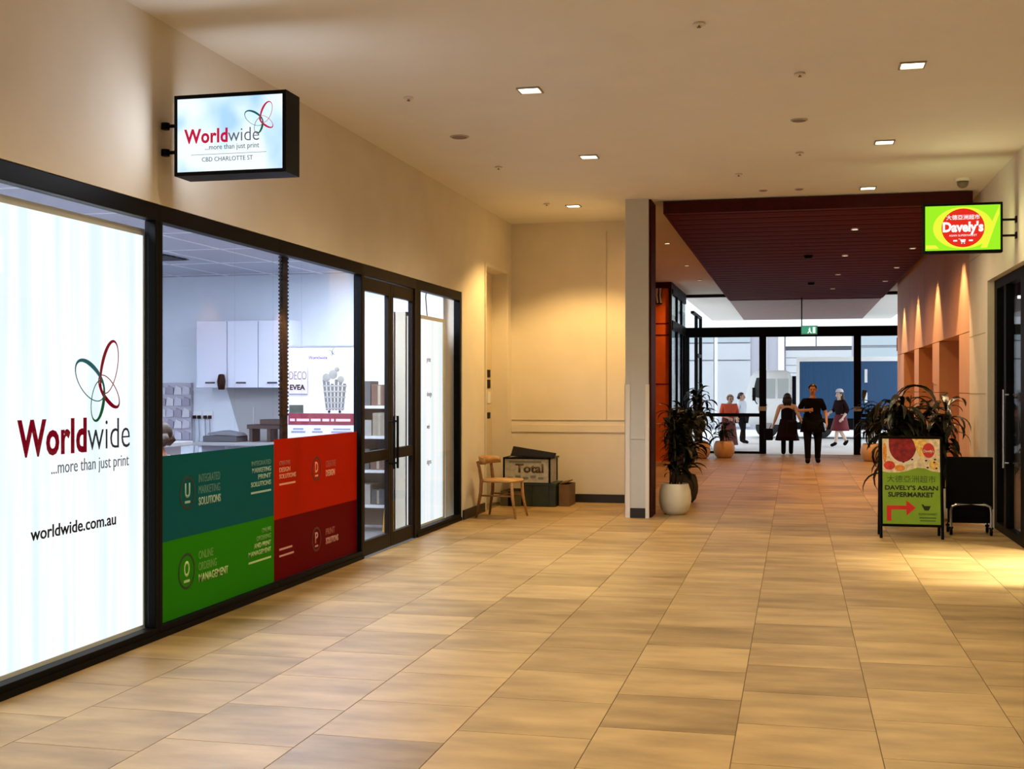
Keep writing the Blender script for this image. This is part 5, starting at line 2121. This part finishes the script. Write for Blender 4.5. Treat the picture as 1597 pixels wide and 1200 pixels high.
# person 2: walking away, dark dress, pale shoulders
J2 = dict(pelvis=(0, 0, 0.74), chest=(0, 0.0, 1.04), neck=(0, 0.0, 1.17), head=(0.0, -0.01, 1.29),
          sh_l=(0.17, 0.0, 1.12), el_l=(0.24, 0.06, 0.90), wr_l=(0.30, 0.0, 0.72),
          sh_r=(-0.17, 0.0, 1.12), el_r=(-0.25, 0.06, 0.90), wr_r=(-0.33, 0.0, 0.74),
          hip_l=(0.085, 0, 0.70), kn_l=(0.085, -0.02, 0.40), an_l=(0.085, 0.05, 0.08), toe_l=(0.09, -0.08, 0.03),
          hip_r=(-0.085, 0, 0.70), kn_r=(-0.085, -0.08, 0.41), an_r=(-0.08, -0.10, 0.08), toe_r=(-0.085, -0.23, 0.03))
PALE = mat('pale_skin', (0.66, 0.46, 0.36), 0.55)
p = person('person in a dark sleeveless dress walking out of the exit', (-0.18, 28.55, 0), PI, J2, PALE)
DRK = mat('maroon_black_cloth', (0.012, 0.004, 0.006), 0.9, spec=0.1)
garment(p, 'dress_top', [[(0, 0, 0.70, 0.165, 0.125), (0, 0, 0.9, 0.15, 0.115), (*J2['chest'], 0.158, 0.118), (0, 0, 1.10, 0.11, 0.09)]], BLK2)
skirt(p, (0, 0, 0.82), (0, 0, 0.33), 0.16, 0.27, DRK)
garment(p, 'boots', [[(*J2['kn_l'], 0.056), (*V3(J2['kn_l'], J2['an_l'], 0.4), 0.06), (*J2['an_l'], 0.056), (*J2['toe_l'], 0.05, 0.036)]], BLK, 1)
garment(p, 'boots', [[(*J2['kn_r'], 0.056), (*V3(J2['kn_r'], J2['an_r'], 0.4), 0.06), (*J2['an_r'], 0.056), (*J2['toe_r'], 0.05, 0.036)]], BLK, 1)
hair_cap(p, J2['head'], HAIRB, drop=0.16)
b = BM()
tube(b, [(-0.54, 28.55, 0.68), (-0.58, 28.55, 0.6)], 0.01, 6)
bx(b, -0.70, -0.50, 28.50, 28.60, 0.33, 0.60, 0.02)
bg = obj('handbag', b, BLK2)
tag(bg, 'dark handbag carried by the person in the dark dress', 'bag')

# person 3: outside, dark top, red skirt, striding to the left
J3 = dict(pelvis=(0, 0, 0.78), chest=(0, -0.02, 1.08), neck=(0, -0.03, 1.22), head=(0.0, -0.05, 1.35),
          sh_l=(0.16, -0.02, 1.17), el_l=(0.20, 0.08, 0.95), wr_l=(0.19, -0.06, 0.78),
          sh_r=(-0.16, -0.02, 1.17), el_r=(-0.20, -0.06, 0.95), wr_r=(-0.18, -0.22, 0.88),
          hip_l=(0.085, 0, 0.73), kn_l=(0.08, -0.17, 0.43), an_l=(0.075, -0.22, 0.085), toe_l=(0.075, -0.36, 0.035),
          hip_r=(-0.085, 0, 0.73), kn_r=(-0.08, 0.04, 0.42), an_r=(-0.075, 0.25, 0.13), toe_r=(-0.075, 0.17, 0.035))
p = person('person in a red skirt and pale hat striding past outside', (1.15, 32.9, 0), math.radians(-55), J3, PALE)
garment(p, 'top', top_chains(J3, 1.1, 1.6, 0.0), mat('plum_cloth', (0.014, 0.005, 0.006), 0.9, spec=0.1))
skirt(p, (0, 0, 0.84), (0, -0.04, 0.42), 0.15, 0.25, mat('red_cloth', (0.13, 0.008, 0.014), 0.8), sy=0.95)
shoes(p, J3, BLK)
hair_cap(p, J3['head'], mat('brown_hair', (0.05, 0.03, 0.022), 0.6), drop=0.28)
b = BM()
lathe(b, [(0.115, 0.0), (0.098, 0.012), (0.092, 0.05), (0.06, 0.085), (0.02, 0.095)], (0, -0.035, 1.425), 20)
obj('hat', b, mat('pale_hat', (0.6, 0.6, 0.62), 0.8), p, True, True)

# person 4: orange-red top outside the left pane
J4 = dict(pelvis=(0, 0, 0.75), chest=(0, -0.05, 1.03), neck=(0, -0.09, 1.15), head=(0.0, -0.14, 1.25),
          sh_l=(0.17, -0.06, 1.10), el_l=(0.22, -0.06, 0.87), wr_l=(0.10, -0.22, 0.80),
          sh_r=(-0.17, -0.06, 1.10), el_r=(-0.22, -0.06, 0.87), wr_r=(-0.10, -0.22, 0.80),
          hip_l=(0.09, 0, 0.70), kn_l=(0.09, -0.03, 0.39), an_l=(0.09, 0.03, 0.085), toe_l=(0.10, -0.11, 0.032),
          hip_r=(-0.09, 0, 0.70), kn_r=(-0.09, -0.05, 0.39), an_r=(-0.09, -0.04, 0.085), toe_r=(-0.10, -0.18, 0.032))
p = person('person in an orange-red jacket bending outside the left pane', (-1.62, 30.6, 0), math.radians(25), J4)
garment(p, 'jacket', top_chains(J4, 1.2, 1.7, -0.02), mat('orange_red_cloth', (0.75, 0.10, 0.04), 0.8))
skirt(p, (0, 0, 0.80), (0, 0, 0.12), 0.16, 0.24, mat('patterned_red_cloth', (0.16, 0.03, 0.02), 0.8, noise=0.8, nscale=9))
shoes(p, J4, BLK)
hair_cap(p, J4['head'], mat('sandy_hair', (0.45, 0.28, 0.13), 0.6))
# person 5: white shirt, dark hair, by the truck cab
J5 = dict(J2)
p = person('person in a white shirt with dark hair beyond the left pane', (-1.45, 34.2, 0), math.radians(70), J5)
garment(p, 'shirt', top_chains(J5, 1.15, 1.5, 0.05), mat('white_blue_cloth', (0.70, 0.76, 0.85), 0.8))
garment(p, 'trousers', leg_chains(J5, 1.12), BLK)
shoes(p, J5, BLK)
hair_cap(p, J5['head'], HAIRB, drop=0.06)
# person 6: seated in the shop behind the teal film, only the head shows
J6 = dict(pelvis=(0, 0, 0.50), chest=(0, -0.03, 0.86), neck=(0, -0.04, 1.01), head=(0.0, -0.06, 1.14),
          sh_l=(0.18, -0.03, 0.95), el_l=(0.23, -0.06, 0.72), wr_l=(0.12, -0.26, 0.70),
          sh_r=(-0.18, -0.03, 0.95), el_r=(-0.23, -0.06, 0.72), wr_r=(-0.12, -0.26, 0.70),
          hip_l=(0.10, -0.03, 0.48), kn_l=(0.11, -0.42, 0.48), an_l=(0.11, -0.40, 0.085), toe_l=(0.11, -0.54, 0.032),
          hip_r=(-0.10, -0.03, 0.48), kn_r=(-0.11, -0.42, 0.48), an_r=(-0.11, -0.40, 0.085), toe_r=(-0.11, -0.54, 0.032))
px, py2 = -4.62, 8.33
p = person('person with dark hair seated in the shop above the teal film', (px, py2, 0), math.radians(-80), J6, mat('flushed_skin', (0.42, 0.20, 0.15), 0.55))
garment(p, 'shirt', top_chains(J6, 1.15, 0.9, 0.02), mat('grey_purple_cloth', (0.25, 0.23, 0.3), 0.8))
garment(p, 'trousers', leg_chains(J6, 1.1), BLK)
shoes(p, J6, BLK)
hair_cap(p, J6['head'], mat('dark_brown_hair', (0.03, 0.017, 0.012), 0.6), drop=0.05)
t = thing('office_stool', 'dark stool under the seated person in the shop', 'stool', (px, py2, 0))
b = BM()
lathe(b, [(0.18, 0.36), (0.20, 0.37), (0.20, 0.395), (0.18, 0.40)], (px, py2, 0), 20)
obj('seat', b, BLK2, t)
b = BM()
tube(b, [(px, py2, 0.03), (px, py2, 0.36)], 0.025, 10)
obj('column', b, M_STEEL, t)
b = BM()
lathe(b, [(0.22, 0.0), (0.22, 0.015), (0.05, 0.03)], (px, py2, 0), 20)
obj('base', b, M_BLACK, t)
